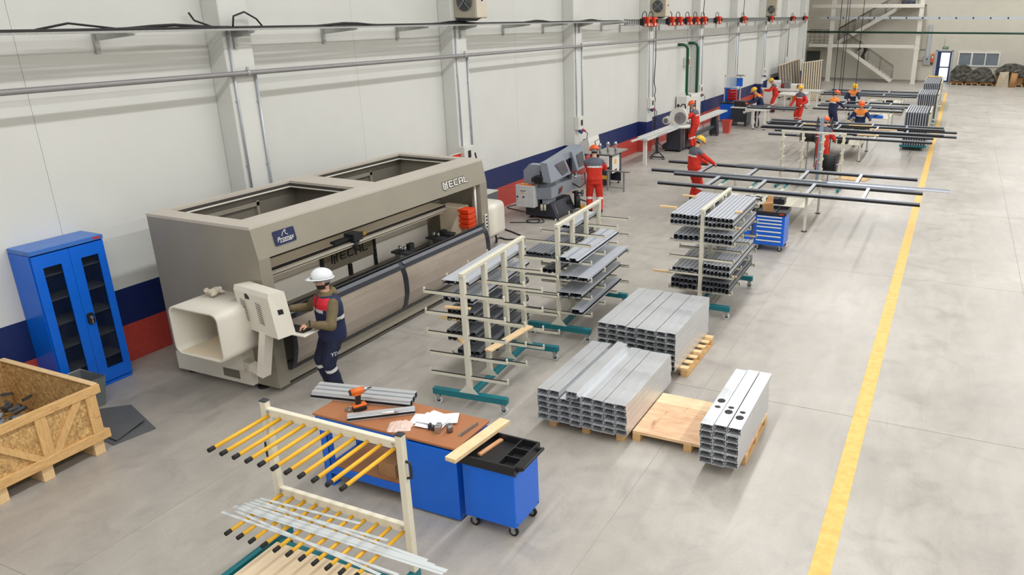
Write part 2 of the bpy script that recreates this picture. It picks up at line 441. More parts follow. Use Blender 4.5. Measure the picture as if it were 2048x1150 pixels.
# green pipes, cabinet and alarm
green_m = mat('green_painted_pipe', (10, 84, 58), .35, .1, .06)
def gpipe(pts, lab): return single('green_pipe', MB().tube(pts, .06, 10), green_m, lab, 'pipe')
gpipe([(.02, 31.2, 3.66), (.22, 31.25, 3.66), (.32, 31.32, 3.62), (.36, 31.4, 3.5), (.36, 31.42, 1.8), (.38, 31.46, 1.66), (.5, 31.55, 1.62)], 'green pipe bending off the wall left of the white cabinet')
gpipe([(.02, 32.55, 3.68), (.22, 32.65, 3.68), (.32, 32.7, 3.64), (.36, 32.76, 3.5), (.36, 32.78, 1.668)], 'green pipe dropping into the far side of the white cabinet')
t = thing('electrical_cabinet', 'tall white electrical cabinet against the wall below the green pipes', 'cabinet', (0, 31.05, 0))
part('body', MB().bb(.05, .5, 0, 1.95, 0, 1.66, .015), white_plastic, t)
for yy in (.5, 1.15):
    d = part('door', MB().bb(.5, .52, yy-.36+.0, yy+.28, .1, 1.6, .006), white_plastic, t)
    part('viewing_window', MB().box(.521, .525, yy-.12, yy+.06, .75, 1.4), black_plastic, d)
    part('lower_vent', MB().box(.521, .525, yy-.1, yy+.04, .2, .5), mat('grey_vent', (120, 122, 126), .5), d)
t = thing('alarm_box', 'small white and red alarm box on the wall between green pipes', 'alarm', (.004, 32.1, 2.78))
part('body', MB().bb(.0, .22, -.14, .14, 0, .36, .02), white_plastic, t)
part('red_panel', MB().box(.22, .226, -.09, .02, .05, .3), red_box_m, t)
part('feed_conduit', MB().cyl((.1, 0, .36), (.1, 0, 1.75), .016, 8), conduit_grey, t)
# ---------------------------------------------------------------- big profile machining centre
def wpart(name, mb, m, t, label=None, parent=None):
    mb.xf(Matrix.Translation(-t.location)); return part(name, mb, m, parent or t, label)
def basis(o, u, v):
    u = Vector(u).normalized(); v = Vector(v).normalized(); n = u.cross(v)
    return Matrix(((u.x, v.x, n.x, o[0]), (u.y, v.y, n.y, o[1]), (u.z, v.z, n.z, o[2]), (0, 0, 0, 1)))
def wtext(name, txt, size, m, t, o, u, v, sx=1.0, shear=0.0, spacing=1.0, ext=.001):
    x = lettering(name, txt, size, m, t, (0, 0, 0), (0, 0, 0), ext, 1, shear, spacing)
    x.matrix_local = Matrix.Translation(-t.location) @ basis(o, u, v) @ Matrix.Diagonal((sx, 1, 1, 1))
    return x
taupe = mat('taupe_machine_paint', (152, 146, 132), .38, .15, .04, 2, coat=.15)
taupe_lit = mat('taupe_machine_paint_lit_top', (198, 190, 178), .45, .05, .03, 2)  # same taupe, lightened to paint the light on the top rim
taupe_shade = mat('taupe_machine_paint_shaded_inside', (116, 110, 99), .55, 0, .05, 2)  # same taupe, darkened to paint the shade inside the machine
inner_white = mat('machine_inner_white', (232, 227, 216), .45, 0, .03, 2)
cream_beam = mat('machine_cream_beam', (234, 218, 192), .45, 0, .03, 2)
navy_frame = mat('dark_door_frame', (24, 29, 42), .3, .1, .05)
def smoky():
    t = NT('smoky_polycarbonate'); v = t.coord('Object', (1, .35, 1)); n = t.noise(v, 1.6, 4)
    t.link(t.ramp(n, [(.3, rgb(146, 134, 120)), (.7, rgb(176, 164, 150))]), t.p.inputs['Base Color'])
    t.p.inputs['Roughness'].default_value = .18; t.p.inputs['Transmission Weight'].default_value = .12
    return t.m
smoky_m = smoky()
mc = thing('machining_centre', 'huge taupe profile machining centre with open top and smoky front doors', 'machine', (.85, 6.79, 0))
Y0, Y1 = 6.79, 12.16
prof = [(.85, .07), (2.81, .07), (2.79, 1.87), (2.71, 2.29), (.85, 2.29)]
for a, b in ((Y0, Y0+.04), (Y1-.04, Y1)): wpart('end_panel', MB().prism(prof, a, b), taupe, mc)
wpart('back_panel', MB().box(.85, .88, Y0+.04, Y1-.04, .07, 2.29), taupe_shade, mc)
m = MB(); zt = 2.29
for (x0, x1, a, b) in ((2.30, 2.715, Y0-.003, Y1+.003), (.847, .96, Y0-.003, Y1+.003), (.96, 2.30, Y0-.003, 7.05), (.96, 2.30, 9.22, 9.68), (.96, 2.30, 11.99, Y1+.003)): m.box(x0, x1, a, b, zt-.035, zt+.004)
wpart('top_rim', m, taupe_lit, mc)
for (a, b) in ((7.05, 9.22), (9.68, 11.99)):
    m = MB()
    m.box(.96, .98, a, b, zt-.07, zt-.04).box(2.28, 2.30, a, b, zt-.07, zt-.04).box(.96, 2.3, a, a+.02, zt-.07, zt-.04).box(.96, 2.3, b-.02, b, zt-.07, zt-.04)
    wpart('dark_gasket', m, mat('dark_gasket', (64, 60, 54), .6), mc)
    m = MB()
    m.box(.96, .985, a, b, zt-.095, zt-.075).box(2.275, 2.30, a, b, zt-.095, zt-.075).box(.96, 2.3, b-.025, b, zt-.095, zt-.075).box(.96, 2.3, a, a+.025, zt-.095, zt-.075)
    wpart('inner_lip', m, inner_white, mc)
    m = MB(); yy = a+.25
    m.box(.88, .92, yy, yy+.05, .9, 2.1).box(.88, .92, yy+1.25, yy+1.3, .9, 2.1).box(.88, .92, yy, yy+1.3, 2.02, 2.08)
    wpart('back_hatch_frame', m, taupe, mc)
wpart('mid_partition', MB().box(.88, 1.7, 9.42, 9.46, 1.5, 2.25), taupe_shade, mc)
wpart('fascia', MB().add([(2.71, Y0+.04, 2.29), (2.71, Y1-.04, 2.29), (2.79, Y1-.04, 1.87), (2.79, Y0+.04, 1.87), (2.67, Y0+.04, 2.27), (2.67, Y1-.04, 2.27), (2.75, Y1-.04, 1.85), (2.75, Y0+.04, 1.85)],
      [(0, 3, 2, 1), (4, 5, 6, 7), (3, 7, 6, 2), (0, 1, 5, 4), (0, 4, 7, 3), (1, 2, 6, 5)]), taupe, mc)
for a, b in ((Y0+.041, 6.97), (11.93, Y1-.041)):
    wpart('front_post', MB().add([(2.81, a, .07), (2.81, b, .07), (2.79, b, 1.87), (2.79, a, 1.87), (2.6, a, .07), (2.6, b, .07), (2.6, b, 1.87), (2.6, a, 1.87)],
          [(0, 1, 2, 3), (7, 6, 5, 4), (0, 4, 5, 1), (1, 5, 6, 2), (2, 6, 7, 3), (3, 7, 4, 0)]), taupe, mc)
wpart('bottom_sill', MB().box(2.62, 2.80, 6.97, 11.93, .10, .26), taupe, mc)
for p in ((2.44, 6.95), (1.12, 6.95), (2.6, 9.5), (2.6, 11.9), (1.1, 11.9), (1.12, 9.5)):
    wpart('foot', MB().cyl((p[0], p[1]-.1, 0), (p[0], p[1]-.1, .03), .075, 16).cyl((p[0], p[1]-.1, .03), (p[0], p[1]-.1, .1), .02, 8), black_rubber, mc)
# bulging front door: two smoky panes in a dark frame
dz = [.27, .40, .58, .78, .95, 1.06, 1.12]; dx = [2.83, 2.90, 2.945, 2.95, 2.925, 2.88, 2.82]
def shell(a, b, z_lo, z_hi, off=0, th=.02):
    k = 9; vs = []; fs = []
    for i in range(k):
        z = z_lo+(z_hi-z_lo)*i/(k-1); x = dx[-1]
        for j in range(len(dz)-1):
            if dz[j] <= z <= dz[j+1]: x = dx[j]+(dx[j+1]-dx[j])*(z-dz[j])/(dz[j+1]-dz[j])
        for yy in (a, b):
            vs.append((x+off, yy, z)); vs.append((x+off-th, yy, z))
    for i in range(k-1):
        o = i*4
        fs += [(o, o+2, o+6, o+4), (o+1, o+5, o+7, o+3), (o, o+4, o+5, o+1), (o+2, o+3, o+7, o+6)]
    e = (k-1)*4
    fs += [(0, 1, 3, 2), (e, e+2, e+3, e+1)]
    return MB().add(vs, fs)
dr = wpart('front_door', shell(9.36, 9.46, .27, 1.12, .012), navy_frame, mc)
for a, b in ((6.99, 7.06), (11.80, 11.91)): wpart('door_stile', shell(a, b, .27, 1.12, .012), navy_frame, mc, None, dr)
for z0, z1 in ((.27, .33), (1.0, 1.12)):
    wpart('door_rail', shell(7.06, 9.36, z0, z1, .012).merge(shell(9.46, 11.80, z0, z1, .012)), navy_frame, mc, None, dr)
for a, b in ((7.06, 9.36), (9.46, 11.80)): wpart('pane', shell(a, b, .33, 1.0, 0, .008), smoky_m, mc, 'smoky translucent pane', dr)
wpart('top_handle_rail', MB().cyl((2.85, 7.0, 1.135), (2.85, 11.9, 1.135), .018, 8), black_plastic, mc, None, dr)
# inside: bed, beam, panels, clamps, spindle
wpart('bed', MB().box(1.75, 2.62, 6.99, 11.9, .3, .74), taupe_shade, mc)
wpart('bed_top', MB().box(2.42, 2.66, 7.0, 11.9, .74, .78), cream_beam, mc)
for x in (2.05, 2.32): wpart('bed_guide', MB().box(x-.02, x+.02, 7.0, 11.9, .74, .80), black_plastic, mc)
wpart('gantry_beam', MB().box(1.9, 2.25, 7.0, 11.55, 1.38, 1.52), cream_beam, mc)
wpart('beam_shadow_gap', MB().box(2.25, 2.27, 7.0, 11.55, 1.475, 1.515).box(1.88, 1.92, 7.0, 11.9, 1.52, 1.545), black_plastic, mc)
wpart('beam_tube', MB().cyl((2.28, 7.0, 1.44), (2.28, 11.55, 1.44), .022, 10), inner_white, mc)
wpart('rail_dark', MB().box(2.25, 2.26, 7.0, 11.55, 1.40, 1.425), black_plastic, mc)
for a, b in ((7.0, 8.80), (10.10, 11.6)):
    wpart('inner_panel', MB().box(1.76, 1.79, a, b, 1.11, 1.38), inner_white, mc)
    wpart('inner_panel', MB().box(1.76, 1.79, a, b, .55, 1.10), inner_white, mc)
wpart('inner_panel', MB().box(1.76, 1.79, 8.86, 9.40, .55, .93), inner_white, mc); wpart('inner_panel', MB().box(1.76, 1.79, 9.50, 10.04, .55, .93), inner_white, mc)
lg = wpart('logo_panel', MB().bb(1.77, 1.81, 8.86, 10.04, .94, 1.34, .008), mat('grey_taupe_plate', (122, 114, 100), .45), mc)
for a in (8.80, 10.04, 9.42):
    w = wpart('black_column', MB().box(1.78, 1.82, a, a+.06, .55, 1.36 if a != 9.42 else .93), black_plastic, mc)
    if a != 9.42:
        q = MB()
        for k in range(4): q.cyl((1.82, a+.03, .7+.17*k), (1.826, a+.03, .7+.17*k), .01, 8)
        tag(wpart('bolts', q, zinc, mc, None, w), kind='stuff')
def strokes(h):
    # blocky five-letter word mark, returns boxes (x0,x1,y0,y1) in units of letter height
    B = []; t = .17
    def r(x0, x1, y0, y1): B.append((x0*h, x1*h, y0*h, y1*h))
    r(0, .17, -.1, 1); r(.3, .47, -.22, .82); r(.6, .77, -.1, 1); r(.77, .95, .82, 1); r(.17, .3, .83, 1); r(.47, .6, .6, .77)
    x = 1.08; r(x, x+t, 0, 1); r(x+t, x+.75, .83, 1); r(x+t, x+.66, .42, .58); r(x+t, x+.75, 0, t)
    x = 1.98; r(x, x+t, .08, .92); r(x+.08, x+.8, .83, 1); r(x+.08, x+.8, 0, t)
    x = 2.92; r(x, x+t, 0, .9); r(x+.62, x+.62+t, 0, 1); r(x+.1, x+.7, .83, 1); r(x+t, x+.62, .35, .5)
    x = 3.86; r(x, x+t, 0, 1); r(x+t, x+.75, 0, t)
    return B, 4.61*h
def wordmark(h, m, t, o, u, v, parent, name='word_mark', n0=.0, n1=.003, grow=0.0, sx=1.45):
    B, w = strokes(h); mb = MB()
    for x0, x1, y0, y1 in B: x0 *= sx; x1 *= sx; mb.box(x0-grow, x1+grow, y0-grow, y1+grow, n0, n1)
    mb.xf(basis(o, u, v)); return wpart(name, mb, m, t, None, parent)
slope = Vector((-.08, 0, .42))
wordmark(.13, mat('black_print', (24, 24, 24), .5), mc, (1.811, 9.03, 1.06), (0, 1, 0), (0, 0, 1), lg)
fo = next(o for o in mc.children if o.name.startswith('fascia'))
wordmark(.112, mat('black_print', (24, 24, 24), .5), mc, (2.769, 10.83, 1.985), (0, 1, 0), slope, fo, 'word_mark_outline', .004, .006, .009)
wordmark(.112, white_plastic, mc, (2.769, 10.83, 1.985), (0, 1, 0), slope, fo, 'word_mark', .006, .009)
# navy badge
def plate2d(w, h, r, k=4):
    P = []
    for cx, cy, a0 in ((w/2-r, h/2-r, 0), (-w/2+r, h/2-r, PI/2), (-w/2+r, -h/2+r, PI), (w/2-r, -h/2+r, 1.5*PI)):
        for i in range(k+1): P.append((cx+r*math.cos(a0+PI/2*i/k), cy+r*math.sin(a0+PI/2*i/k)))
    return P
bo = (2.7535, 7.285, 2.065)
bd = wpart('badge', MB().prism(plate2d(.36, .19, .022), .005, .014, 'z').xf(basis(bo, (0, 1, 0), slope)), mat('navy_badge', (26, 38, 78), .35), mc)
wtext('badge_word', 'Promax', .085, white_plastic, mc, (bo[0]+.0200, bo[1], bo[2]-.022), (0, 1, 0), slope, 1.05, .25)
q = MB(); pts = [(-.05, .012), (-.02, .055), (.015, .078), (.035, .08), (.02, .06), (.018, .04), (.03, .022), (.06, .014)]
for a, b in zip(pts[:-1], pts[1:]): q.bar((a[0], a[1], .015), (b[0], b[1], .015), .007, .003)
q.bar((-.1, -.062, .015), (.11, -.062, .015), .008, .003)
wpart('badge_fin', q.xf(basis(bo, (0, 1, 0), slope)), white_plastic, mc, None, bd)
steel_grey = mat('machined_steel', (150, 150, 148), .3, .6, .08)
for cy in (10.2, 11.18):
    c = wpart('profile_clamp', MB().box(2.1, 2.5, cy+.03, cy+.27, .80, .86).box(2.12, 2.2, cy, cy+.3, .86, .95).box(2.36, 2.44, cy, cy+.3, .86, .92), steel_grey, mc)
    wpart('jaw', MB().box(2.08, 2.46, cy-.05, cy+.12, .95, .985).box(2.2, 2.28, cy+.22, cy+.34, .86, 1.06), dark_steel, mc, None, c)
    wpart('piston', MB().cyl((2.2, cy+.05, .98), (2.2, cy+.05, 1.07), .028, 10).cyl((2.28, cy+.07, .98), (2.28, cy+.07, 1.06), .028, 10), zinc, mc, None, c)
wpart('clamp_plate', MB().box(2.1, 2.42, 11.42, 11.6, .98, 1.0).box(2.2, 2.4, 11.44, 11.58, .8, .98), dark_steel, mc)
sp = wpart('spindle_head', MB().box(2.16, 2.36, 9.0, 9.2, 1.49, 1.60).box(2.2, 2.3, 8.65, 9.0, 1.53, 1.56).cyl((2.28, 9.1, 1.47), (2.28, 9.1, 1.33), .07, 14, .03).cyl((2.28, 9.1, 1.33), (2.28, 9.1, 1.24), .012, 8), dark_steel, mc)
wpart('yellow_cap', MB().box(2.30, 2.37, 9.2, 9.27, 1.54, 1.6), mat('yellow_cap', (206, 160, 60), .4), mc, None, sp)
wpart('motor', MB().bb(1.12, 1.32, 9.70, 9.92, 1.55, 2.05, .01), black_plastic, mc); wpart('hose_bundle', MB().tube([(1.3, 9.95, 2.0), (1.36, 10.02, 2.1), (1.45, 10.05, 2.05), (1.5, 10.05, 1.7)], .03, 8), steel_grey, mc)
wpart('cross_drive', MB().box(1.3, 1.75, 9.6, 9.9, 1.5, 1.75), taupe_shade, mc)
wpart('side_box', MB().bb(2.08, 2.54, 11.6, 11.9, .84, 1.47, .01), cream_beam, mc)
m = MB()
for k in range(4): m.add([(2.56, 11.55, 1.10+.095*k), (2.76, 11.55, 1.10+.095*k), (2.76, 11.75, 1.10+.095*k), (2.56, 11.75, 1.10+.095*k), (2.55, 11.52, 1.175+.095*k), (2.775, 11.52, 1.175+.095*k), (2.775, 11.78, 1.175+.095*k), (2.55, 11.78, 1.175+.095*k)],
                         [(3, 2, 1, 0), (4, 5, 6, 7), (0, 1, 5, 4), (1, 2, 6, 5), (2, 3, 7, 6), (3, 0, 4, 7)])
wpart('orange_bellows', m, mat('orange_plastic', (232, 74, 28), .45), mc)
wpart('white_rod', MB().cyl((2.72, 11.86, 1.1), (2.72, 11.86, 1.84), .022, 10), white_plastic, mc)
bp = wpart('button_plate', MB().bb(2.806, 2.822, 12.0, 12.08, 1.0, 1.28, .004), white_plastic, mc)
for k in range(4): wpart('button', MB().cyl((2.822, 12.04, 1.04+.066*k), (2.836, 12.04, 1.04+.066*k), .018, 10), black_plastic, mc, None, bp)
wpart('red_tag', MB().box(2.93, 2.94, 11.83, 11.88, .62, .84), mat('red_tag', (190, 40, 34), .5), mc)
# white feed tunnels at both ends
def tunnel(y_a, y_b, floor_z):
    o = plate2d(.86, .66, .11, 5); i = plate2d(.80, .60, .09, 5); n = len(o); vs = []; fs = []
    for yy in (y_a, y_b):
        for P in (o, i): vs += [(2.30+p[0], yy, 1.04+p[1]) for p in P]
    for k in range(n):
        j = (k+1) % n
        fs += [(k, j, n+j, n+k), (2*n+k, 3*n+k, 3*n+j, 2*n+j), (k, 2*n+k, 2*n+j, j), (n+k, n+j, 3*n+j, 3*n+k)]
    return MB().add(vs, fs, True)
white_cover = mat('warm_white_cover', (224, 219, 206), .35, 0, .02, 2)
tn = wpart('feed_tunnel', tunnel(6.10, 6.80, 0), white_cover, mc)
wpart('tunnel_floor', MB().box(1.92, 2.68, 6.12, 6.79, .742, .75), cream_beam, mc, None, tn)
wpart('tunnel_back', MB().box(1.9, 2.7, 6.77, 6.785, .74, 1.34), inner_white, mc, None, tn)
tb = wpart('tunnel_base', MB().box(1.0, 2.42, 6.70, 6.79, .08, .34).box(2.0, 2.42, 6.60, 6.79, .34, .6), white_cover, mc)
wpart('base_slot', MB().box(1.9, 2.2, 6.694, 6.70, .14, .26), taupe_shade, mc, None, tb)
wpart('feed_tunnel', tunnel(12.16, 12.84, 0), white_cover, mc); wpart('tunnel_end', MB().box(1.9, 2.7, 12.82, 12.85, .74, 1.34), white_cover, mc)
cc = wpart('control_cabinet', MB().bb(1.25, 1.94, 12.95, 13.9, .33, 1.28, .01).box(1.3, 1.5, 13.0, 13.8, 0, .33), mat('dark_grey_cabinet', (84, 88, 94), .45), mc)
wpart('cabinet_top', MB().box(1.24, 1.95, 12.94, 13.91, 1.28, 1.30), mat('pale_grey_top', (190, 190, 186), .4), mc, None, cc)
# operator console on its arm
cs = wpart('console', MB().add([(2.57, 6.55, 1.60), (3.25, 6.45, 1.60), (3.31, 6.64, 1.58), (2.60, 6.76, 1.58), (2.58, 6.60, 1.0), (3.29, 6.46, 1.0), (3.34, 6.70, 1.0), (2.62, 6.84, 1.0), (2.57, 6.53, 1.54), (3.25, 6.43, 1.54)],
      [(0, 1, 2, 3), (7, 6, 5, 4), (8, 9, 1, 0), (4, 5, 9, 8), (5, 6, 2, 1, 9), (6, 7, 3, 2), (7, 4, 8, 0, 3)]), white_cover, mc)
scr = wpart('screen', MB().add([(2.68, 6.752, 1.52), (3.22, 6.662, 1.52), (3.25, 6.70, 1.16), (2.70, 6.795, 1.16), (2.68, 6.762, 1.52), (3.22, 6.672, 1.52), (3.25, 6.71, 1.16), (2.70, 6.805, 1.16)],
      [(0, 1, 2, 3), (7, 6, 5, 4), (0, 4, 5, 1), (1, 5, 6, 2), (2, 6, 7, 3), (3, 7, 4, 0)]), black_plastic, mc, None, cs)
for ux in (2.68, 2.98):
    m = MB()
    for r_ in range(9):
        for c_ in range(4):
            x = ux+.024*c_; z = 1.44-.033*r_-.006*c_; y = 6.53-(x-2.57)*.147+(1.54-z)*.10-.012
            m.bar((x, y, z), (x+.016, y-.0024, z-.012), .006, .004, (0, 1, 0))
    tag(wpart('vent_slots', m, black_plastic, mc, None, cs), kind='stuff')
wpart('label_plate', MB().add([(3.275, 6.52, 1.37), (3.290, 6.585, 1.365), (3.293, 6.595, 1.30), (3.279, 6.525, 1.305), (3.285, 6.52, 1.37), (3.300, 6.585, 1.365), (3.303, 6.595, 1.30), (3.289, 6.525, 1.305)],
      [(0, 1, 2, 3), (7, 6, 5, 4), (0, 4, 5, 1), (1, 5, 6, 2), (2, 6, 7, 3), (3, 7, 4, 0)]), black_plastic, mc, None, cs)
wpart('square_emblem', MB().box(2.79, 2.86, 6.497, 6.505, 1.46, 1.53).xf(Matrix.Translation((0, -.004, 0))), black_plastic, mc, None, cs)
ar = wpart('console_arm', MB().bar((2.2, 6.70, .45), (2.85, 6.56, .42), .10, .11).bar((2.82, 6.56, .38), (2.97, 6.58, 1.02), .14, .10, (1, 0, 0)), white_cover, mc)
kt = wpart('keyboard_tray', MB().bb(2.85, 3.52, 6.66, 6.92, .985, 1.01, .006), white_cover, mc)
wpart('keyboard', MB().box(2.92, 3.44, 6.72, 6.88, 1.01, 1.03), black_plastic, mc, None, kt)
# red perforated board behind the machine
t = thing('perforated_board', 'small red perforated board on the wall behind the machining centre', 'board', (.37, 14.5, 1.62))
part('panel', MB().bb(0, .02, 0, .8, 0, .2, .004), red_box_m, t)
part('frame', MB().box(-.01, .03, 0, .8, .2, .215).box(-.01, .03, -.015, 0, 0, .215).box(-.01, .03, .8, .815, 0, .215), white_plastic, t)
# ---------------------------------------------------------------- blue cupboard
glass_dark = NT('dark_cupboard_glass'); glass_dark.p.inputs['Base Color'].default_value = rgb(14, 24, 40); glass_dark.p.inputs['Roughness'].default_value = .06; glass_dark.p.inputs['Alpha'].default_value = .45
glass_dark = glass_dark.m
cb = thing('cupboard', 'tall blue steel cupboard with two glazed doors against the wall', 'cupboard', (.01, 5.47, 0))
part('carcass', MB().box(0, .4, 0, .02, .04, 1.998).box(0, .4, .92, .94, .04, 1.998).box(0, .02, .021, .919, .04, 1.998).box(0, .4, .02, .92, .04, .07).box(0, .42, .02, .92, 0, .04), blue_steel, cb)
part('top', MB().bb(0, .435, 0, .94, 2.0, 2.06, .006), mat('light_blue_top', (64, 116, 196), .35), cb)
for k in range(5): part('shelf', MB().box(.03, .36, .025, .915, .36+.33*k, .375+.33*k), mat('pale_shelf', (190, 196, 196), .4), cb)
for k, (a, b, w0, w1) in enumerate(((.012, .468, .12, .35), (.472, .928, .60, .83))):
    d = part('door', MB().box(.405, .43, a, w0, .06, 1.985).box(.405, .43, w1, b, .06, 1.985).box(.405, .43, w0, w1, .06, .24).box(.405, .43, w0, w1, 1.82, 1.985), blue_steel, cb)
    part('pane', MB().box(.412, .418, w0, w1, .24, 1.82), glass_dark, d, 'dark glass pane')
d = [o for o in cb.children if o.name.startswith('door')][-1]
part('handle', MB().prism(plate2d(.09, .16, .035), 0, .02, 'z').xf(basis((.43, .535, 1.0), (0, 1, 0), (0, 0, 1))), black_plastic, d)
part('key', MB().cyl((.45, .535, 1.02), (.475, .535, 1.02), .02, 10).box(.45, .462, .53, .55, .93, 1.0), zinc, d)
part('maker_plate', MB().box(.435, .437, .80, .90, 2.02, 2.045), red_box_m, cb)
# ---------------------------------------------------------------- osb crate with offcuts
def osb():
    t = NT('osb_board'); v = t.coord('Object', (1, 1, 1)); vo = t.new('ShaderNodeTexVoronoi'); t.link(v, vo.inputs['Vector']); vo.inputs['Scale'].default_value = 26; vo.inputs['Randomness'].default_value = 1
    n = t.noise(t.coord('Object', (1, 2.2, 1), (.5, .4, .7)), 18, 5, .65, 1.5)
    c = t.ramp(n, [(.3, rgb(140, 104, 60)), (.48, rgb(190, 150, 94)), (.7, rgb(222, 188, 132))])
    bw = t.new('ShaderNodeRGBToBW'); t.link(vo.outputs['Color'], bw.inputs[0]); c = t.mix(c, bw.outputs[0], .3, 'OVERLAY')
    t.link(c, t.p.inputs['Base Color']); t.p.inputs['Roughness'].default_value = .7; t.bump(n, .3, .004)
    return t.m
def wood(name, a, b, scale=7, stretch=(9, 1, 9)):
    t = NT(name); v = t.coord('Object', stretch); n = t.noise(v, scale, 5, .6, .6); k = t.noise(t.coord('Object', (3, 1, 3)), 2.2, 3)
    c = t.ramp(n, [(.3, rgb(*a)), (.65, rgb(*b))]); c = t.mix(c, t.ramp(k, [(.28, rgb(150, 110, 70)), (.36, rgb(255, 255, 255))]), .5, 'MULTIPLY')
    t.link(c, t.p.inputs['Base Color']); t.p.inputs['Roughness'].default_value = .65
    return t.m
osb_m = osb(); pine = wood('pine_board', (196, 150, 92), (224, 184, 126)); pine_z = wood('pine_upright', (196, 150, 92), (224, 184, 126), 7, (9, 9, 1)); pale_pine = wood('pale_pine', (222, 188, 142), (240, 212, 170))
pine_x = wood('pine_cross', (214, 178, 126), (234, 202, 154), 7, (1, 9, 9))
cr = thing('crate', 'open wooden crate of chipboard panels and pine battens filled with metal offcuts', 'crate', (.42, 2.9, 0))
XF, YF = 1.65, 1.99
for n_, (a, b, c_, d_) in dict(front=(XF-.015, XF, 0, YF), back=(0, .015, 0, YF), far=(0, XF, YF-.015, YF), near=(0, XF, 0, .015)).items():
    part('panel', MB().box(a, b, c_, d_, .2, .83), osb_m, cr)
part('bottom', MB().box(0, XF, 0, YF, .18, .2), osb_m, cr)
for z0, z1 in ((.745, .85), (.175, .285)):
    part('rail', MB().bb(XF, XF+.035, -.02, YF+.05, z0, z1, .004), pine, cr)
    part('rail', MB().bb(-.02, XF-.004, YF+.002, YF+.035, z0, z1, .004), pine_x, cr)
    part('rail', MB().bb(-.035, 0, -.02, YF+.05, z0, z1, .004), pine, cr)
part('capping', MB().bb(-.03, XF+.02, YF-.03, YF+.04, .85, .868, .004), pine_x, cr)
for yy in (YF-.07, 1.37, .68, .07): part('batten', MB().bb(XF, XF+.028, yy-.06, yy+.06, .285, .745, .004), pine_z, cr)
for (ya, za, yb, zb) in ((YF-.22, .745, 1.45, .285), (1.28, .285, .78, .745), (.6, .745, .12, .285)):
    part('brace', MB().bar((XF+.012, ya, za), (XF+.012, yb, zb), .022, .10, (1, 0, 0)) if False else MB().add([(XF+.0, ya-.05, za), (XF+.0, ya+.05, za), (XF+.0, yb+.05, zb), (XF+.0, yb-.05, zb), (XF+.024, ya-.05, za), (XF+.024, ya+.05, za), (XF+.024, yb+.05, zb), (XF+.024, yb-.05, zb)],
         [(0, 1, 2, 3), (7, 6, 5, 4), (0, 4, 5, 1), (1, 5, 6, 2), (2, 6, 7, 3), (3, 7, 4, 0)]), pine_z, cr)
for yy in (1.90, 1.32, .85, .1): part('foot_block', MB().bb(.05, XF, yy-.06, yy+.06, 0, .175, .004), pine_x, cr)
random.seed(11)
offm = [mat('dark_offcut', (92, 95, 100), .4, .5, .1), mat('bright_offcut', (170, 174, 178), .3, .7, .1), mat('grey_offcut', (138, 142, 146), .4, .5, .1)]
m = MB()
for k in range(160):
    q = MB().box(-.06, .06, -.02, .02, -.015, .015)
    q.xf(Matrix.Translation((random.uniform(.1, XF-.1), random.uniform(.1, YF-.1), random.uniform(.22, .50))) @ Matrix.Rotation(random.uniform(0, 6), 4, 'Z') @ Matrix.Rotation(random.uniform(-.7, .7), 4, 'X')); m.merge(q)
tag(single('scrap_pile', m, offm[0], 'mass of metal offcuts deep inside the wooden crate', 'scrap', (.42, 2.9, 0)), kind='stuff')
offd = []
for mm in offm:
    for (l, w, h) in ((.14, .05, .035), (.09, .06, .05)):
        offd.append(MB().box(-l/2, l/2, -w/2, w/2, 0, .004).box(-l/2, l/2, -w/2, -w/2+.004, 0, h).box(-l/2, l/2, w/2-.004, w/2, 0, h).box(-l/2, l/2, -w/2, w/2, h*.6, h*.6+.004).data('offcut', mm))
for k in range(80):
    kd = random.choice([0, 0, 1, 1, 4, 5, 2, 3]); o = ob('metal_offcut', offd[kd], None, (.42+random.uniform(.35, XF-.12), 2.9+random.uniform(.35, YF-.45), random.uniform(.52, .64)), (random.uniform(-.8, .8), random.uniform(-.5, .5), random.uniform(0, 6)))
    tag(o, '%s profile offcut on top of the heap in the crate' % ['long dark', 'short dark', 'long bright', 'short bright', 'long grey', 'short grey'][kd], 'offcut', 'offcuts on top of the crate heap')
# galvanised bin and grey sheets
t = thing('metal_bin', 'empty galvanised sheet bin between the crate and blue cupboard', 'bin', (.74, 5.50, 0))
m = MB(); o4 = [(-.2, -.14, 0), (.2, -.14, 0), (.2, .14, 0), (-.2, .14, 0), (-.25, -.19, .40), (.25, -.19, .40), (.25, .19, .40), (-.25, .19, .40)]
i4 = [(x*.97, y*.96, z+.006 if z == 0 else z) for x, y, z in o4]
m.add(o4+i4, [(3, 2, 1, 0), (0, 1, 5, 4), (1, 2, 6, 5), (2, 3, 7, 6), (3, 0, 4, 7), (8, 9, 10, 11), (8, 12, 13, 9), (9, 13, 14, 10), (10, 14, 15, 11), (11, 15, 12, 8), (4, 5, 13, 12), (5, 6, 14, 13), (6, 7, 15, 14), (7, 4, 12, 15)])
part('tub', m, mat('bin_zinc', (132, 140, 140), .45, .5, .08, 8), t)
part('rolled_rim', MB().tube([(-.25, -.19, .40), (.25, -.19, .40), (.25, .19, .40), (-.25, .19, .40)], .008, 6, True), zinc, t)
m = MB()
for k in range(6): m.cyl((.205+.0075*k, -.145-.007*k, .03+.06*k), (.21+.0075*k, -.152-.007*k, .03+.06*k), .007, 6)
tag(part('rivets', m, zinc, t), kind='stuff')
grey_sheet = mat('grey_rubber_sheet', (96, 98, 100), .6, 0, .08, 3)
def sheet(P, z, th, lift, label):
    n = len(P); vs = [(x, y, z+l) for (x, y), l in zip(P, lift)]+[(x, y, z+l+th) for (x, y), l in zip(P, lift)]
    fs = [tuple(range(n))[::-1], tuple(n+i for i in range(n))]+[(i, (i+1) % n, n+(i+1) % n, n+i) for i in range(n)]
    return single('floor_sheet', MB().add(vs, fs), grey_sheet, label, 'sheet')
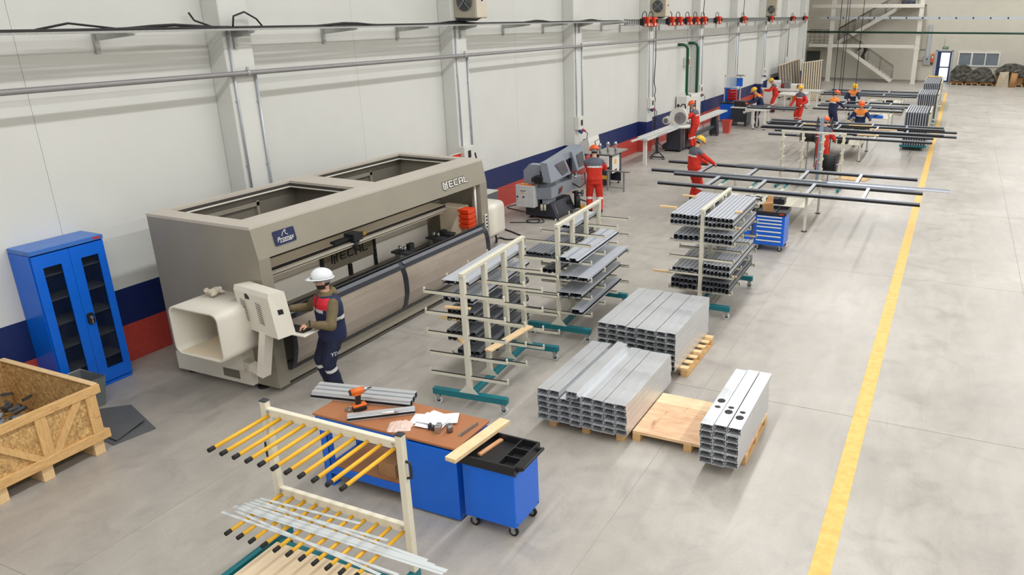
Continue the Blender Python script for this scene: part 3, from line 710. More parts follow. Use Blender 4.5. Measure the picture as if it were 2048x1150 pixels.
sheet([(2.02, 4.98), (2.12, 5.46), (1.26, 5.76), (.98, 5.50), (1.35, 5.05)], .001, .006, (0, 0, 0, 0, 0), 'lower grey sheet lying flat on the floor beside the crate')
sheet([(1.98, 5.05), (1.86, 5.50), (1.27, 5.70), (1.05, 5.46), (1.4, 5.10)], .0075, .006, (.012, .035, 0, 0, 0), 'upper grey sheet with a raised edge lying over another by the crate')
# ---------------------------------------------------------------- aluminium profile sections
def alu(name, c, rough=.32, metal=.85):
    t = NT(name); v = t.coord('Object', (30, .6, 30)); n = t.noise(v, 3, 4, .6); k = t.noise(t.coord('Object'), 2.5, 3)
    t.link(t.ramp(n, [(.3, mul(rgb(*c), .86)), (.7, rgb(*c))]), t.p.inputs['Base Color'])
    t.p.inputs['Metallic'].default_value = metal
    t.link(t.ramp(k, [(.3, (rough-.08,)*3+(1,)), (.7, (rough+.12,)*3+(1,))]), t.p.inputs['Roughness'])
    return t.m
mill = alu('mill_finish_aluminium', (220, 223, 226), .34, .6); coat = mat('grey_coated_aluminium', (182, 186, 194), .38, .1, .05, 8, (20, .5, 20)); coat_dark = mat('dark_grey_coated_aluminium', (112, 116, 124), .38, .1, .06, 8, (20, .5, 20)); tb = mat('black_break_and_gap_shade', (14, 14, 16), .6)
def section(name, segs, L, mats):
    """thin-walled section in x/z extruded along y; segs = (x0,z0,x1,z1,thickness,material)"""
    mb = MB(); mi = []
    for x0, z0, x1, z1, th, k in segs:
        d = Vector((x1-x0, 0, z1-z0)); d.normalize(); n = Vector((-d.z, 0, d.x))*(th/2)
        q = [(x0+n.x, z0+n.z), (x1+n.x, z1+n.z), (x1-n.x, z1-n.z), (x0-n.x, z0-n.z)]
        mb.prism(q, 0, L); mi += [k]*6
    me = bpy.data.meshes.new(name); me.from_pydata(mb.v, [], mb.f)
    for m_ in mats: me.materials.append(m_)
    me.polygons.foreach_set('material_index', mi)
    bm = bmesh.new(); bm.from_mesh(me); bmesh.ops.recalc_face_normals(bm, faces=bm.faces); bm.to_mesh(me); bm.free()
    return me
BW, BH = .147, .082
def box_segs(w=BW, h=BH, t=.004):
    a = w/2-.003-t/2; s = [(-a, t/2, a, t/2, t, 0), (-a, h-t/2-.0015, a, h-t/2-.0015, t, 0), (-a, 0, -a, h-.0015, t, 0), (a, 0, a, h-.0015, t, 0)]
    for x in (-a+.02, a-.02): s += [(x, .004, x, .018, .005, 0), (x, h-.02, x, h-.006, .005, 0)]
    s += [(-a+.004, h*.5, -a+.016, h*.5, .005, 0), (a-.016, h*.5, a-.004, h*.5, .005, 0)]
    return s
def wavy_segs(w, h):      # small coated profile: plate on top, black break in the flanks
    a = w/2-.0075
    return [(-a, h-.003, a, h-.003, .005, 0), (-a, h*.62, -a, h, .004, 0), (a, h*.62, a, h, .004, 0), (-a+.004, h*.3, -a+.004, h*.62, .012, 1), (a-.004, h*.3, a-.004, h*.62, .012, 1),
            (-a, .004, -a, h*.32, .004, 0), (a*.55, .004, a, h*.32, .006, 0), (-a, .004, a*.55, .004, .006, 0), (-a, h*.62, a*.3, h*.5, .008, 1)]
def wide_segs(w, h):
    a = w/2-.003
    return [(-a, h, a, h, .005, 0), (-a, h*.5, -a, h, .005, 0), (a, h*.4, a, h, .005, 0), (a-.006, 0, a-.006, h*.45, .014, 1), (-a+.01, 0, -a*.3, h*.7, .01, 1), (-a*.3, h*.7, 0, .004, .01, 1), (0, .004, a*.5, h*.7, .01, 1), (-a, .004, a, .004, .005, 0)]
def step_segs(w, h):
    a = w/2
    return [(-a, h, a*.35, h, .006, 0), (a*.35, h*.62, a*.35, h, .006, 0), (a*.35, h*.62, a*.9, h*.62, .006, 0), (a*.9, h*.3, a*.9, h*.64, .014, 1), (a*.9, .004, a*1.05, h*.3, .006, 0), (-a, h*.3, -a, h, .006, 0), (-a, .005, a*.95, .005, .008, 0), (-a*.3, .005, -a*.3, h*.95, .01, 1), (-a, h*.35, a*.6, h*.35, .008, 1)]
# ---------------------------------------------------------------- workbench and the things on it
t = thing('workbench', 'blue steel workbench with brown board top and open lower shelf', 'workbench', (4.83, 5.38, 0))
mdf = mat('brown_hardboard', (168, 110, 72), .55, 0, .05, 2.5); mdf2 = mat('brown_shelf_board', (156, 108, 76), .6, 0, .08, 3)
part('top', MB().bb(0, 1.80, 0, .62, .825, .852, .004), mdf, t)
part('apron', MB().box(.02, 1.22, .015, .045, .745, .825).box(.02, 1.22, .575, .605, .745, .825).box(.02, .05, .045, .575, .745, .825), blue_steel, t)
for x, y in ((.06, .06), (.06, .56)):
    l = part('leg', MB().box(x, x+.09, y-.05, y-.045, .02, .745).box(x, x+.006, y-.05, y+.03, .02, .745).box(x+.084, x+.09, y-.05, y+.03, .02, .745), blue_steel, t)
    part('foot_plate', MB().box(x-.01, x+.11, y-.06, y+.05, 0, .02), blue_steel, l)
part('leg', MB().box(1.12, 1.16, .55, .6, .0, .745), blue_steel, t)
part('shelf', MB().box(.08, 1.2, .05, .57, .20, .222), mdf2, t)
for p in (((.1, .02, .19), (1.2, .02, .19)), ((.1, .59, .19), (1.2, .59, .19)), ((.1, .02, .19), (.1, .59, .19))): part('shelf_rail', MB().bar(p[0], p[1], .025, .08), blue_steel, t)
part('cabinet', MB().bb(1.19, 1.79, .0, .60, .02, .80, .006), blue_steel, t)
for k, x in enumerate((.06, .13)): part('bolt', MB().cyl((x, .01, .79), (x, .016, .79), .008, 8), white_plastic, t)
single('cardboard_box', MB().bb(0, .22, 0, .3, 0, .16, .003).box(.02, .2, .28, .30, .16, .24), mat('brown_cardboard', (172, 128, 84), .8), 'brown cardboard box on the lower shelf of the workbench', 'box', (5.55, 5.48, .222))
# three long profiles across the rear corner
bench_me = section('bench_profile', step_segs(.085, .075), 1.16, [mill, tb])
for k, nm in enumerate(('front', 'middle', 'rear')):
    o = ob('bench_profile', bench_me, None, (4.58-.035*k, 5.66+.085*k, .853), (0, 0, -PI/2+.21)); tag(o, '%s one of three long silver profiles lying across the workbench back corner' % nm, 'profile', 'long profiles on the workbench')
o = ob('short_profile', section('short_profile', step_segs(.08, .06), .68, [mill, tb]), None, (5.29, 5.40, .853), (0, 0, -PI/2+.66)); tag(o, 'single mitred silver profile lying diagonally on the workbench', 'profile')
t = thing('marker', 'white marker pen resting on the short silver profile', 'marker', (5.60, 5.56, .926), .66)
part('barrel', MB().cyl((0, 0, 0), (.13, 0, 0), .012, 10), white_plastic, t); part('cap', MB().cyl((.13, 0, 0), (.17, 0, 0), .014, 10), mat('grey_cap', (150, 150, 150), .4), t)
# drill
t = thing('cordless_drill', 'orange and black cordless drill standing on the workbench', 'drill', (5.25, 5.63, .853), 1.05)
orange_p = mat('orange_tool_plastic', (224, 108, 30), .4)
part('battery', MB().bb(-.07, .07, -.04, .04, 0, .05, .008), black_plastic, t); part('battery_shoe', MB().bb(-.072, .072, -.042, .042, .05, .078, .008), orange_p, t)
part('grip', MB().bar((-.01, 0, .07), (.0, 0, .19), .036, .05, (1, 0, 0)), black_plastic, t)
part('motor_housing', MB().cyl((-.075, 0, .225), (.06, 0, .225), .036, 14).bb(-.05, .04, -.03, .03, .18, .22, .006), orange_p, t)
part('gear_case', MB().cyl((.06, 0, .225), (.105, 0, .225), .03, 14, .022), zinc, t); part('bit', MB().cyl((.105, 0, .225), (.15, 0, .225), .008, 8), dark_steel, t)
part('rear_cap', MB().cyl((-.085, 0, .225), (-.075, 0, .225), .03, 14), black_plastic, t)
single('screws', MB().cyl((0, 0, .008), (.07, .01, .008), .007, 6).cyl((0, .03, .008), (.05, .06, .008), .007, 6).cyl((.02, -.03, .008), (.09, -.01, .008), .007, 6), zinc, 'few loose screws beside the drill battery', 'screws', (5.10, 5.58, .853))
# plastic bag
m = MB(); random.seed(5); n = 9; vs = []
for i in range(n):
    for j in range(n):
        u, v = i/(n-1)-.5, j/(n-1)-.5; e = max(abs(u), abs(v))*2
        vs.append((u*.24+random.uniform(-.01, .01), v*.2+random.uniform(-.01, .01), .002+(.05+random.uniform(-.018, .018))*(1-e**2)))
m.add(vs+[(x, y, 0) for x, y, z in vs], [(i*n+j, i*n+j+1, (i+1)*n+j+1, (i+1)*n+j) for i in range(n-1) for j in range(n-1)]+[(n*n+i*n+j, n*n+(i+1)*n+j, n*n+(i+1)*n+j+1, n*n+i*n+j+1) for i in range(n-1) for j in range(n-1)])
single('plastic_bag', m, mat('crumpled_pinkish_plastic', (222, 196, 184), .25, 0, .12, 25), 'crumpled clear plastic bag on the workbench front edge', 'bag', (5.87, 5.51, .853), .5)
# drawings
def sheet_mat():
    t = NT('printed_drawing_paper'); v = t.coord('Object', (1, 1, 1)); br = t.new('ShaderNodeTexBrick'); t.link(v, br.inputs['Vector'])
    br.inputs['Scale'].default_value = 22; br.inputs['Mortar Size'].default_value = .012; br.inputs['Color1'].default_value = rgb(240, 240, 240); br.inputs['Color2'].default_value = rgb(236, 236, 238); br.inputs['Mortar'].default_value = rgb(120, 120, 128)
    n = t.noise(v, 9, 2); mk = t.ramp(n, [(.44, (0, 0, 0, 1)), (.48, (1, 1, 1, 1))])
    t.link(t.mix(rgb(238, 238, 240), br.outputs['Color'], mk), t.p.inputs['Base Color']); t.p.inputs['Roughness'].default_value = .7
    return t.m
paper_m = sheet_mat(); random.seed(2)
labs = ['lowest', 'second', 'third', 'fourth', 'topmost']
for k, (x, y, a) in enumerate(((6.02, 5.74, .3), (6.12, 5.80, -.15), (6.14, 5.68, .12), (6.20, 5.80, .5), (6.12, 5.74, .05))):
    nn = 6; vs = []; w, h = .30, .21
    for s in (0, .0012):
        for i in range(nn):
            for j in range(nn): vs.append(((i/(nn-1)-.5)*w, (j/(nn-1)-.5)*h, s+.006*math.sin(i*1.1+k)*math.sin(j*.9+k)**2*(.6 if k else .2)+.002))
    q = nn*nn; fs = [(i*nn+j, i*nn+j+1, (i+1)*nn+j+1, (i+1)*nn+j) for i in range(nn-1) for j in range(nn-1)]
    fs = [tuple(reversed(f)) for f in fs]+[tuple(v+q for v in f) for f in fs]
    single('drawing_sheet', MB().add(vs, fs), paper_m, '%s sheet in the pile of white printed drawings on the workbench' % labs[k], 'paper', (x, y, .855+.006*k), a, 'drawings on the workbench')
single('steel_block', MB().bb(0, .055, 0, .055, 0, .075, .003).bb(.0, .05, .055, .1, .02, .075, .003), zinc, 'small square steel block standing on the workbench papers', 'block', (6.27, 5.54, .853), .3)
single('steel_sleeve', MB().cyl((0, 0, 0), (0, 0, .085), .032, 18).cyl((0, 0, .085), (0, 0, .0855), .022, 14), mat('turned_steel', (140, 140, 142), .3, .8), 'short turned steel sleeve standing upright on the workbench', 'sleeve', (6.39, 5.63, .853))
single('steel_bracket', MB().box(0, .08, 0, .05, 0, .02).box(0, .02, 0, .05, .02, .06).box(.05, .07, -.02, .03, .02, .05), dark_steel, 'dark steel bracket lying between papers and steel block', 'bracket', (6.17, 5.57, .853), .2)
single('angle_strip', MB().box(0, .05, 0, .27, 0, .004).box(.046, .05, 0, .27, .0, .035).cyl((.051, .13, .02), (.052, .13, .02), .007, 8), mat('grey_angle', (150, 148, 144), .4, .6), 'thin grey metal angle strip at the right end of the workbench', 'angle strip', (6.50, 5.60, .853), -.1)
# ---------------------------------------------------------------- blue tool cart
def caster(t, x, y, z=.13, r=.045, tyre=None, name='caster', a=0.0):
    c = part(name, MB().box(x-.035, x+.035, y-.035, y+.035, z-.012, z).prism([(x-.03, z-.012), (x+.03, z-.012), (x+.022, r), (x-.022+.015, r)], y-.022, y-.018).prism([(x-.03, z-.012), (x+.03, z-.012), (x+.022, r), (x-.022+.015, r)], y+.018, y+.022), zinc, t)
    part('wheel', MB().cyl((x+.006, y-.014, r), (x+.006, y+.014, r), r, 18), tyre or black_rubber, c)
    part('hub', MB().cyl((x+.006, y-.017, r), (x+.006, y+.017, r), r*.55, 14), zinc if tyre is None else dark_steel, c)
    return c
t = thing('tool_cart', 'blue tool cart on casters with black divided tray beside the workbench', 'cart', (6.70, 5.36, 0))
part('body', MB().bb(0, .58, 0, .47, .13, .735, .008), blue_steel, t)
tray = part('tray', MB().box(-.02, .60, -.02, .0, .735, .83).box(-.02, .60, .47, .49, .735, .83).box(-.02, 0, 0, .47, .735, .83).box(.58, .60, 0, .47, .735, .83).box(0, .58, 0, .47, .735, .762), black_plastic, t)
part('divider', MB().box(.40, .415, .0, .47, .762, .825), black_plastic, t)
for yy in (.15, .31): part('divider', MB().box(.415, .58, yy, yy+.014, .762, .825), black_plastic, t)
h = part('handle', MB().cyl((.66, .03, .80), (.66, .44, .80), .016, 10), black_plastic, t)
for yy in (.04, .43): part('handle_lug', MB().bar((.59, yy, .77), (.665, yy, .80), .03, .03), black_plastic, h)
for x, y in ((.07, .06), (.51, .06), (.52, .41), (.07, .41)): caster(t, x, y, .13, .05)
for x, z in ((.581, .70), (.581, .16)):
    for yy in (.03, .44): part('screw', MB().cyl((x, yy, z), (x+.003, yy, z), .008, 8), black_plastic, t)
single('timber_beam', MB().bb(0, .125, 0, .86, 0, .045, .004), pale_pine, 'thick pale timber batten laid across workbench end and tool cart', 'timber', (6.66, 5.16, .856), -.10)
single('timber_stick', MB().bb(0, .045, 0, .34, 0, .025, .003), wood('red_pine', (196, 140, 96), (226, 176, 130)), 'short brown timber stick lying in the black cart tray', 'timber', (6.80, 5.49, .764), -.16)
# ---------------------------------------------------------------- rack with yellow pegs
t = thing('peg_rack', 'cream frame rack with two rows of yellow pegs in the foreground', 'rack', (5.33, 4.40, 0))
WX = 1.48
yel = mat('yellow_peg_coating', (226, 172, 34), .45, 0, .06, 12); cream2 = mat('cream_frame_paint', (222, 216, 196), .45, 0, .03)
for x in (0, WX):
    p = part('post', MB().bb(x-.035, x+.035, -.03, .03, .22, 1.57, .006), cream2, t)
    part('post_cap', MB().bb(x-.036, x+.036, -.031, .031, 1.57, 1.585, .004), dark_steel, p)
    sx = 1 if x else -1; hz = 1.17 if x else .98
    part('handle', MB().tube([(x+sx*.035, -.0, hz), (x+sx*.075, -.0, hz+.01), (x+sx*.08, 0, hz+.08), (x+sx*.075, 0, hz+.15), (x+sx*.035, 0, hz+.16)], .012, 8), black_plastic, p)
for z in (1.475, .655):
    part('rail', MB().bb(.035, WX-.035, -.025, .025, z-.04, z+.04, .005), cream2, t)
    for x in (.055, WX-.055): part('rail_bolt', MB().cyl((x, -.025, z+.015), (x, -.035, z+.015), .014, 8), zinc, t)
    for k in range(11):
        x = .05+k*(WX-.10)/10
        g = part('peg', MB().cyl((x, -.02, z-.03), (x, -.62, z-.035), .0175, 10), yel, t)
        part('end_cap', MB().cyl((x, -.60, z-.035), (x, -.655, z-.0352), .0195, 10), black_rubber, g)
part('base_beam', MB().bb(-.03, .03, -.95, .06, .14, .22, .005), teal_steel, t); part('base_beam', MB().bb(WX-.03, WX+.03, -.95, .06, .14, .22, .005), teal_steel, t)
part('cross_beam', MB().bb(.06, WX-.03, -.17, -.11, .14, .20, .005), teal_steel, t)
part('base_board', MB().bb(.07, WX-.035, -.95, -.18, .20, .218, .004), mat('pale_plywood', (234, 214, 182), .6, 0, .02, 2), t)
for x in (0, WX): 
    for y in (-.85, .0): caster(t, x, y, .14, .05)
# loose flat strips lying on the lower pegs (each a thing)
strip_m = mat('dull_aluminium_strip', (204, 210, 211), .4, .2, .05, 10, (1, 20, 1))
random.seed(21)
strips = [(-.06, -.17, 1.03, -.10, .0), (-.10, -.25, 1.40, -.19, .0), (-.08, -.21, 1.86, -.27, .004), (-.13, -.29, 1.95, -.30, .008), (-.12, -.33, 2.06, -.33, .012), (-.21, -.46, 1.75, -.50, .0), (-.16, -.37, 2.08, -.36, .016), (-.12, -.40, 1.62, -.56, .004), (-.02, -.35, 2.09, -.33, .02)]
pos = ['rearmost and shortest', 'second from the rear', 'third from the rear', 'fourth from the rear', 'fifth from the rear', 'second from the front', 'uppermost long', 'frontmost', 'topmost wide']
for k, (x0, y0, x1, y1, dz) in enumerate(strips):
    z = .655-.033+.0175+.003+dz
    q = MB().bar((x0, y0, z), (x1, y1, z), .028 if k not in (6, 8) else .04, .004)
    single('metal_strip', q, strip_m, '%s flat aluminium strip lying over the lower yellow pegs' % pos[k], 'strip', (5.33, 4.40, 0), 0, 'flat strips on the lower pegs')
# ---------------------------------------------------------------- cantilever racks
arm_me = {}
LEV = [.44, .72, 1.00, 1.275, 1.55]; LEVN = ['bottom', 'second', 'middle', 'fourth', 'top']
def cantilever(name_label, loc, rz):
    t = thing('cantilever_rack', name_label, 'rack', loc, rz)
    ys = [0, .57, 1.15, 1.72]
    for y in ys:
        p = part('post', MB().bb(-.035, .035, y-.03, y+.03, .24, 1.80, .005), cream_steel, t)
        part('gusset', MB().prism([(-.14, .225), (.14, .225), (.04, .33), (-.04, .33)], y-.034, y-.03), cream_steel, p)
    part('top_rail', MB().bb(-.03, .03, -.05, 1.77, 1.80, 1.85, .005), cream_steel, t)
    for y in (0, 1.72): part('base_beam', MB().bb(-.53, .53, y-.04, y+.04, .14, .225, .005), teal_steel, t)
    part('base_spine', MB().bb(-.035, .035, .04, 1.68, .145, .22, .005), teal_steel, t)
    for x in (-.47, .47):
        for y in (0, 1.72): caster(t, x, y, .14, .052, mat('pale_tyre', (206, 206, 204), .5))
    if not arm_me:
        arm_me['a'] = MB().box(.03, .55, -.015, .015, -.018, .018).box(.54, .555, -.015, .015, -.018, .055).data('arm', cream_steel, True)
        arm_me['s'] = MB().box(.03, .54, -.010, .010, .018, .024).data('rubber_strip', black_rubber, True)
    for y in ys:
        for z in LEV:
            for r in (0, PI):
                a = ob('arm', arm_me['a'], t, (0, y, z), (0, 0, r)); ob('rubber_strip', arm_me['s'], a)
    return t
rk1 = cantilever('cream and teal cantilever rack nearest the foreground workbench', (5.38, 7.47, 0), .09)
rk2 = cantilever('cream and teal cantilever rack in the middle with wide profiles on right arms', (5.38, 10.0, 0), .055)
rk3 = cantilever('fully loaded cantilever rack beside the blue drawer cabinets', (7.10, 11.82, 0), .02)
RN = {rk1: 'nearest rack', rk2: 'middle rack', rk3: 'far loaded rack'}
sec_cache = {}
def load(rk, side, lev, layers, n, kind, w, h, L, y0, mats, x0=.06, jit=.02):
    """lay n profiles side by side on one side of one level, some layers high"""
    key = (kind, w, h, L, mats[0].name)
    if key not in sec_cache: sec_cache[key] = section('%s_profile' % kind, {'wavy': wavy_segs, 'wide': wide_segs, 'step': step_segs}[kind](w, h), L, mats)
    M4 = Matrix.Translation(rk.location) @ Matrix.Rotation(rk.rotation_euler.z, 4, 'Z')
    for l in range(layers):
        for k in range(n):
            lx = side*(x0+w*(k+.5)); ly = y0+random.uniform(-jit, jit)
            lab = ['lower layer', 'upper layer', 'third layer'][l] if layers > 1 else 'single layer'
            o = ob('coated_profile', sec_cache[key], None, M4 @ Vector((lx, ly, LEV[lev]+.0245+l*(h+.004))), (0, 0, rk.rotation_euler.z))
            word = {'wavy': 'narrow grey', 'wide': 'wide grey', 'step': 'stepped grey'}[kind]
            tag(o, '%s profile, %s from the post, %s, %s level, %s arms, %s' % (word, ORD[k+1], lab, LEVN[lev], 'right' if side > 0 else 'left', RN[rk]), 'profile', 'profiles on the %s' % RN[rk])
random.seed(4)
G, D = [coat, tb], [coat_dark, tb]
# nearest rack, left arms
load(rk1, -1, 4, 1, 2, 'wide', .20, .05, 1.75, .28, G); load(rk1, -1, 3, 1, 4, 'step', .11, .075, 1.75, .35, G)
load(rk1, -1, 2, 2, 6, 'wavy', .068, .075, 1.70, .38, D, .07); load(rk1, -1, 1, 2, 6, 'wavy', .070, .075, 1.70, .36, D, .07); load(rk1, -1, 0, 2, 4, 'wavy', .085, .07, 1.60, .42, D, .05)
# middle rack
load(rk2, -1, 3, 2, 7, 'wavy', .062, .055, 1.75, -.12, D, .05); load(rk2, 1, 3, 1, 2, 'step', .16, .08, 1.75, -.12, G, .08); load(rk2, -1, 2, 1, 3, 'wavy', .085, .07, 1.7, .1, D)
load(rk2, 1, 2, 1, 3, 'wide', .165, .06, 1.80, -.10, G, .04); load(rk2, 1, 1, 1, 2, 'wide', .20, .07, 1.75, -.1, G, .02); load(rk2, 1, 0, 1, 1, 'step', .20, .085, 1.75, -.08, G, .24)
load(rk2, -1, 4, 1, 2, 'wide', .12, .05, 1.0, .75, G, .05)
# far loaded rack
load(rk3, -1, 4, 2, 7, 'wavy', .068, .085, 1.75, -.10, G, .05); load(rk3, 1, 4, 2, 7, 'wavy', .068, .085, 1.75, -.10, G, .05)
load(rk3, -1, 3, 1, 5, 'wavy', .085, .10, 1.70, -.05, G, .05); load(rk3, 1, 3, 2, 7, 'wavy', .068, .085, 1.75, -.08, G, .05)
load(rk3, -1, 1, 1, 6, 'wavy', .075, .07, 1.7, .0, G, .05); load(rk3, 1, 1, 2, 7, 'wavy', .066, .10, 1.75, -.08, G, .05)
load(rk3, -1, 0, 2, 6, 'wavy', .075, .085, 1.7, -.06, D, .05); load(rk3, 1, 0, 2, 7, 'wavy', .066, .09, 1.75, -.08, D, .05)
# timber pieces on the racks
def timber(loc, rz, l, w, h, label, m=None): return single('timber_batten', MB().bb(0, l, 0, w, 0, h, .003), m or pine_x, label, 'timber', loc, rz)
timber((4.92, 8.40, LEV[1]+.0245), .0, .01, .01, .01, '') if False else None
single('timber_board', MB().bb(0, .11, 0, .95, 0, .025, .003), pale_pine, 'long pale timber board on the right arms of the nearest rack', 'timber', (5.50, 7.68, LEV[1]+.026), -.09)
timber((5.02, 7.55, LEV[3]+.0245-.03+.03), .2, .34, .06, .022, 'pale timber spacer under profiles on the near post, fourth level of nearest rack')
timber((4.74, 7.80, LEV[2]+.03), .06, .32, .08, .02, 'flat pale timber piece sticking out left of the nearest rack')
timber((5.22, 7.50, LEV[1]+.20), -.6, .16, .06, .03, 'short timber offcut on dark profiles of the nearest rack')
timber((6.30, 11.95, LEV[4]+.215), .0, .30, .045, .035, 'timber spacer end sticking out left, near top of the far loaded rack')
timber((6.38, 12.9, LEV[4]+.215), .0, .25, .045, .03, 'timber spacer end sticking out left, farther back on the far loaded rack')
timber((6.22, 11.9, LEV[0]+.21), .0, .36, .045, .03, 'timber spacer sticking out left, low on the far loaded rack')
timber((7.55, 12.1, LEV[4]+.215), .0, .12, .045, .025, 'timber spacer end sticking out right, near top of the far loaded rack')
timber((7.56, 12.1, LEV[3]+.215), .0, .10, .045, .025, 'timber spacer end sticking out right, fourth level of the far loaded rack')
timber((7.54, 12.1, LEV[0]+.21), .0, .10, .045, .025, 'timber spacer end sticking out right, bottom level of the far loaded rack')
# ---------------------------------------------------------------- pallets and stacks of box profiles
def pallet(label, loc, lx, ly, rz=0, ply=False, across=False):
    t = thing('pallet', label, 'pallet', loc, rz)
    for x in (.0, lx/2-.05, lx-.1):
        part('bottom_board', MB().bb(x, x+.1, 0, ly, 0, .02, .002), pine, t)
        for y in (0, ly/2-.06, ly-.12): part('block', MB().bb(x, x+.1, y, y+.12, .02, .095, .002), pine, t)
    for y in (0, ly/2-.06, ly-.12): part('stringer', MB().bb(0, lx, y, y+.12, .095, .113, .002), pine_x, t)
    if across:
        for k in range(7): part('deck_board', MB().bb(0, lx, k*(ly-.1)/6, k*(ly-.1)/6+.1, .113, .132, .002), pine_x, t)
    elif ply: part('plywood_deck', MB().bb(0, lx, 0, ly*.74, .113, .132, .002), plym, t); part('plywood_deck', MB().bb(0, lx, ly*.745, ly, .113, .132, .002), plym2, t)
    else:
        n = 7
        for k in range(n): part('deck_board', MB().bb(k*(lx-.1)/(n-1), k*(lx-.1)/(n-1)+.1, 0, ly, .113, .132, .002), pine, t)
    return t
plym = wood('reddish_plywood', (206, 160, 122), (230, 192, 154), 3, (1.2, 5, 1)); plym2 = wood('yellow_plywood', (218, 190, 148), (236, 212, 172), 3, (1.2, 5, 1))
pallet('pallet under the nearest stack of silver box profiles', (6.52, 7.48, 0), 1.0, 1.2)
pallet('pallet under the rear wide stack of silver box profiles', (6.45, 9.45, 0), 1.22, 1.30, 0, False, True)
pallet('plywood topped pallet between the silver stacks, half empty', (7.60, 7.56, 0), 1.38, 1.07, 0, True)
sA = section('box_profile', box_segs(), 1.58, [mill]); sB = section('box_profile', box_segs(), 1.60, [mill]); sC = section('box_profile', box_segs(), 1.50, [mill])
def from_top(l, n): return 'bottom layer' if l == 0 else ('%s layer up' % ORD[l+1])
def stack(me, x0, y0, cols, heights, z0, nm, rz=0, jx=.004, jy=.015, skip=()):
    for c in range(cols):
        for l in range(heights[c]):
            o = ob('box_profile', me, None, (x0+BW*(c+.5)+random.uniform(-jx, jx)*l/3, y0+random.uniform(-jy, jy), z0+l*BH), (0, 0, rz))
            tag(o, 'silver box profile, column %s from left, %s, %s' % (['one', 'two', 'three', 'four', 'five', 'six', 'seven', 'eight'][c], from_top(l, 0), nm), 'profile', 'box profiles in the %s' % nm)
random.seed(9)
stack(sA, 6.42, 7.38, 8, [5, 5, 4, 5, 5, 5, 5, 5], .134, 'near wide stack')
o = ob('box_profile', sA, None, (6.42+BW*2.45+.04, 7.36, .134+4*BH+.074), (0, PI/2, 0)); tag(o, 'silver box profile turned on its edge in the gap atop the near wide stack', 'profile', 'box profiles in the near wide stack')
o = ob('box_profile', sA, None, (6.42+BW*3.5-.01, 7.30, .134+5*BH+.001), (0, 0, .004)); tag(o, 'silver box profile lying raised above the others atop the near wide stack', 'profile', 'box profiles in the near wide stack')
stack(sB, 6.37, 9.26, 8, [7]*8, .134, 'rear wide stack')
stack(sC, 8.53, 7.22, 3, [6, 6, 6], .134, 'narrow three column stack', -.0, .006, .02)
hole = MB()
for c, (dy, bigd) in enumerate(((.42, .16), (.46, -.11), (.40, -.13))):
    x = 8.53+BW*(c+.5)
    for (yy, rx, ry) in ((7.22+dy, .034, .026), (7.22+dy+bigd, .045, .05)):
        m = MB().rev([(1, -.0004), (1, .0004)], 20, (0, 0, 0)); k = len(m.v)//2
        m.f.append(list(range(k, 2*k))); m.sm.append(False); m.v = [(x+a*rx, yy+b*ry, .134+6*BH+.0008+z) for a, b, z in m.v]
        hole.merge(m)
top3 = [o for o in bpy.data.objects if o.name.startswith('box_profile') and o.get('label', '').endswith('narrow three column stack') and 'sixth layer' in o['label']]
for c, o in enumerate(top3):
    q = MB(); n_ = len(hole.v)//6; 
    for s_ in (0, 1):
        i0 = (c*2+s_)*n_; q.v += [tuple(Vector(v)-o.location) for v in hole.v[i0:i0+n_]]
    fpc = len(hole.f)//6
    for s_ in (0, 1):
        for f in hole.f[(c*2+s_)*fpc:(c*2+s_+1)*fpc]: q.f.append([v-(c*2+s_)*n_+s_*n_ for v in f]); q.sm.append(False)
    for s_, nm in ((0, 'small_hole'), (1, 'large_hole')):
        r = MB(); r.v = q.v[s_*n_:(s_+1)*n_]; r.f = [[v-s_*n_ for v in f] for f in q.f[s_*fpc:(s_+1)*fpc]]; r.sm = [False]*fpc
        part(nm, r, tb, o)
# ---------------------------------------------------------------- band saw
saw_grey = mat('blue_grey_machine_paint', (142, 150, 162), .4, 0, .04, 2); saw_dark = mat('anthracite_machine_base', (48, 53, 62), .4, .1, .06, 2); white_metal = mat('white_machine_paint', (222, 220, 214), .4, 0, .03, 2)
warn_yel = mat('warning_yellow', (226, 172, 40), .45); chrome = mat('bright_steel', (190, 190, 190), .2, .9)
t = thing('band_saw', 'grey band saw on an anthracite base with white control box', 'saw', (1.09, 16.5, 0))
part('base', MB().prism([(.0, .07), (.86, .07), (.70, .42), (.0, .42)], .05, 1.12), saw_dark, t)
for x, y in ((.1, .15), (.82, .12), (.1, 1.0), (.78, 1.0)): part('foot', MB().cyl((x, y, 0), (x, y, .02), .06, 14).cyl((x, y, .02), (x, y, .08), .018, 8), dark_steel, t)
part('coolant_slots', MB().bar((.84, .15, .14), (.735, .15, .37), .012, .02).bar((.84, .18, .14), (.735, .18, .37), .012, .02), zinc, t)
part('bed', MB().add([(.30, -.10, .80), (.82, -.12, .86), (.88, 1.55, .88), (.30, 1.55, .88), (.42, -.06, .52), (.80, -.08, .58), (.84, 1.4, .58), (.42, 1.4, .52)], [(0, 1, 2, 3), (7, 6, 5, 4), (0, 4, 5, 1), (1, 5, 6, 2), (2, 6, 7, 3), (3, 7, 4, 0)]), saw_grey, t)
part('neck', MB().bb(.42, .66, -.0, .42, .40, .95, .01), saw_grey, t)
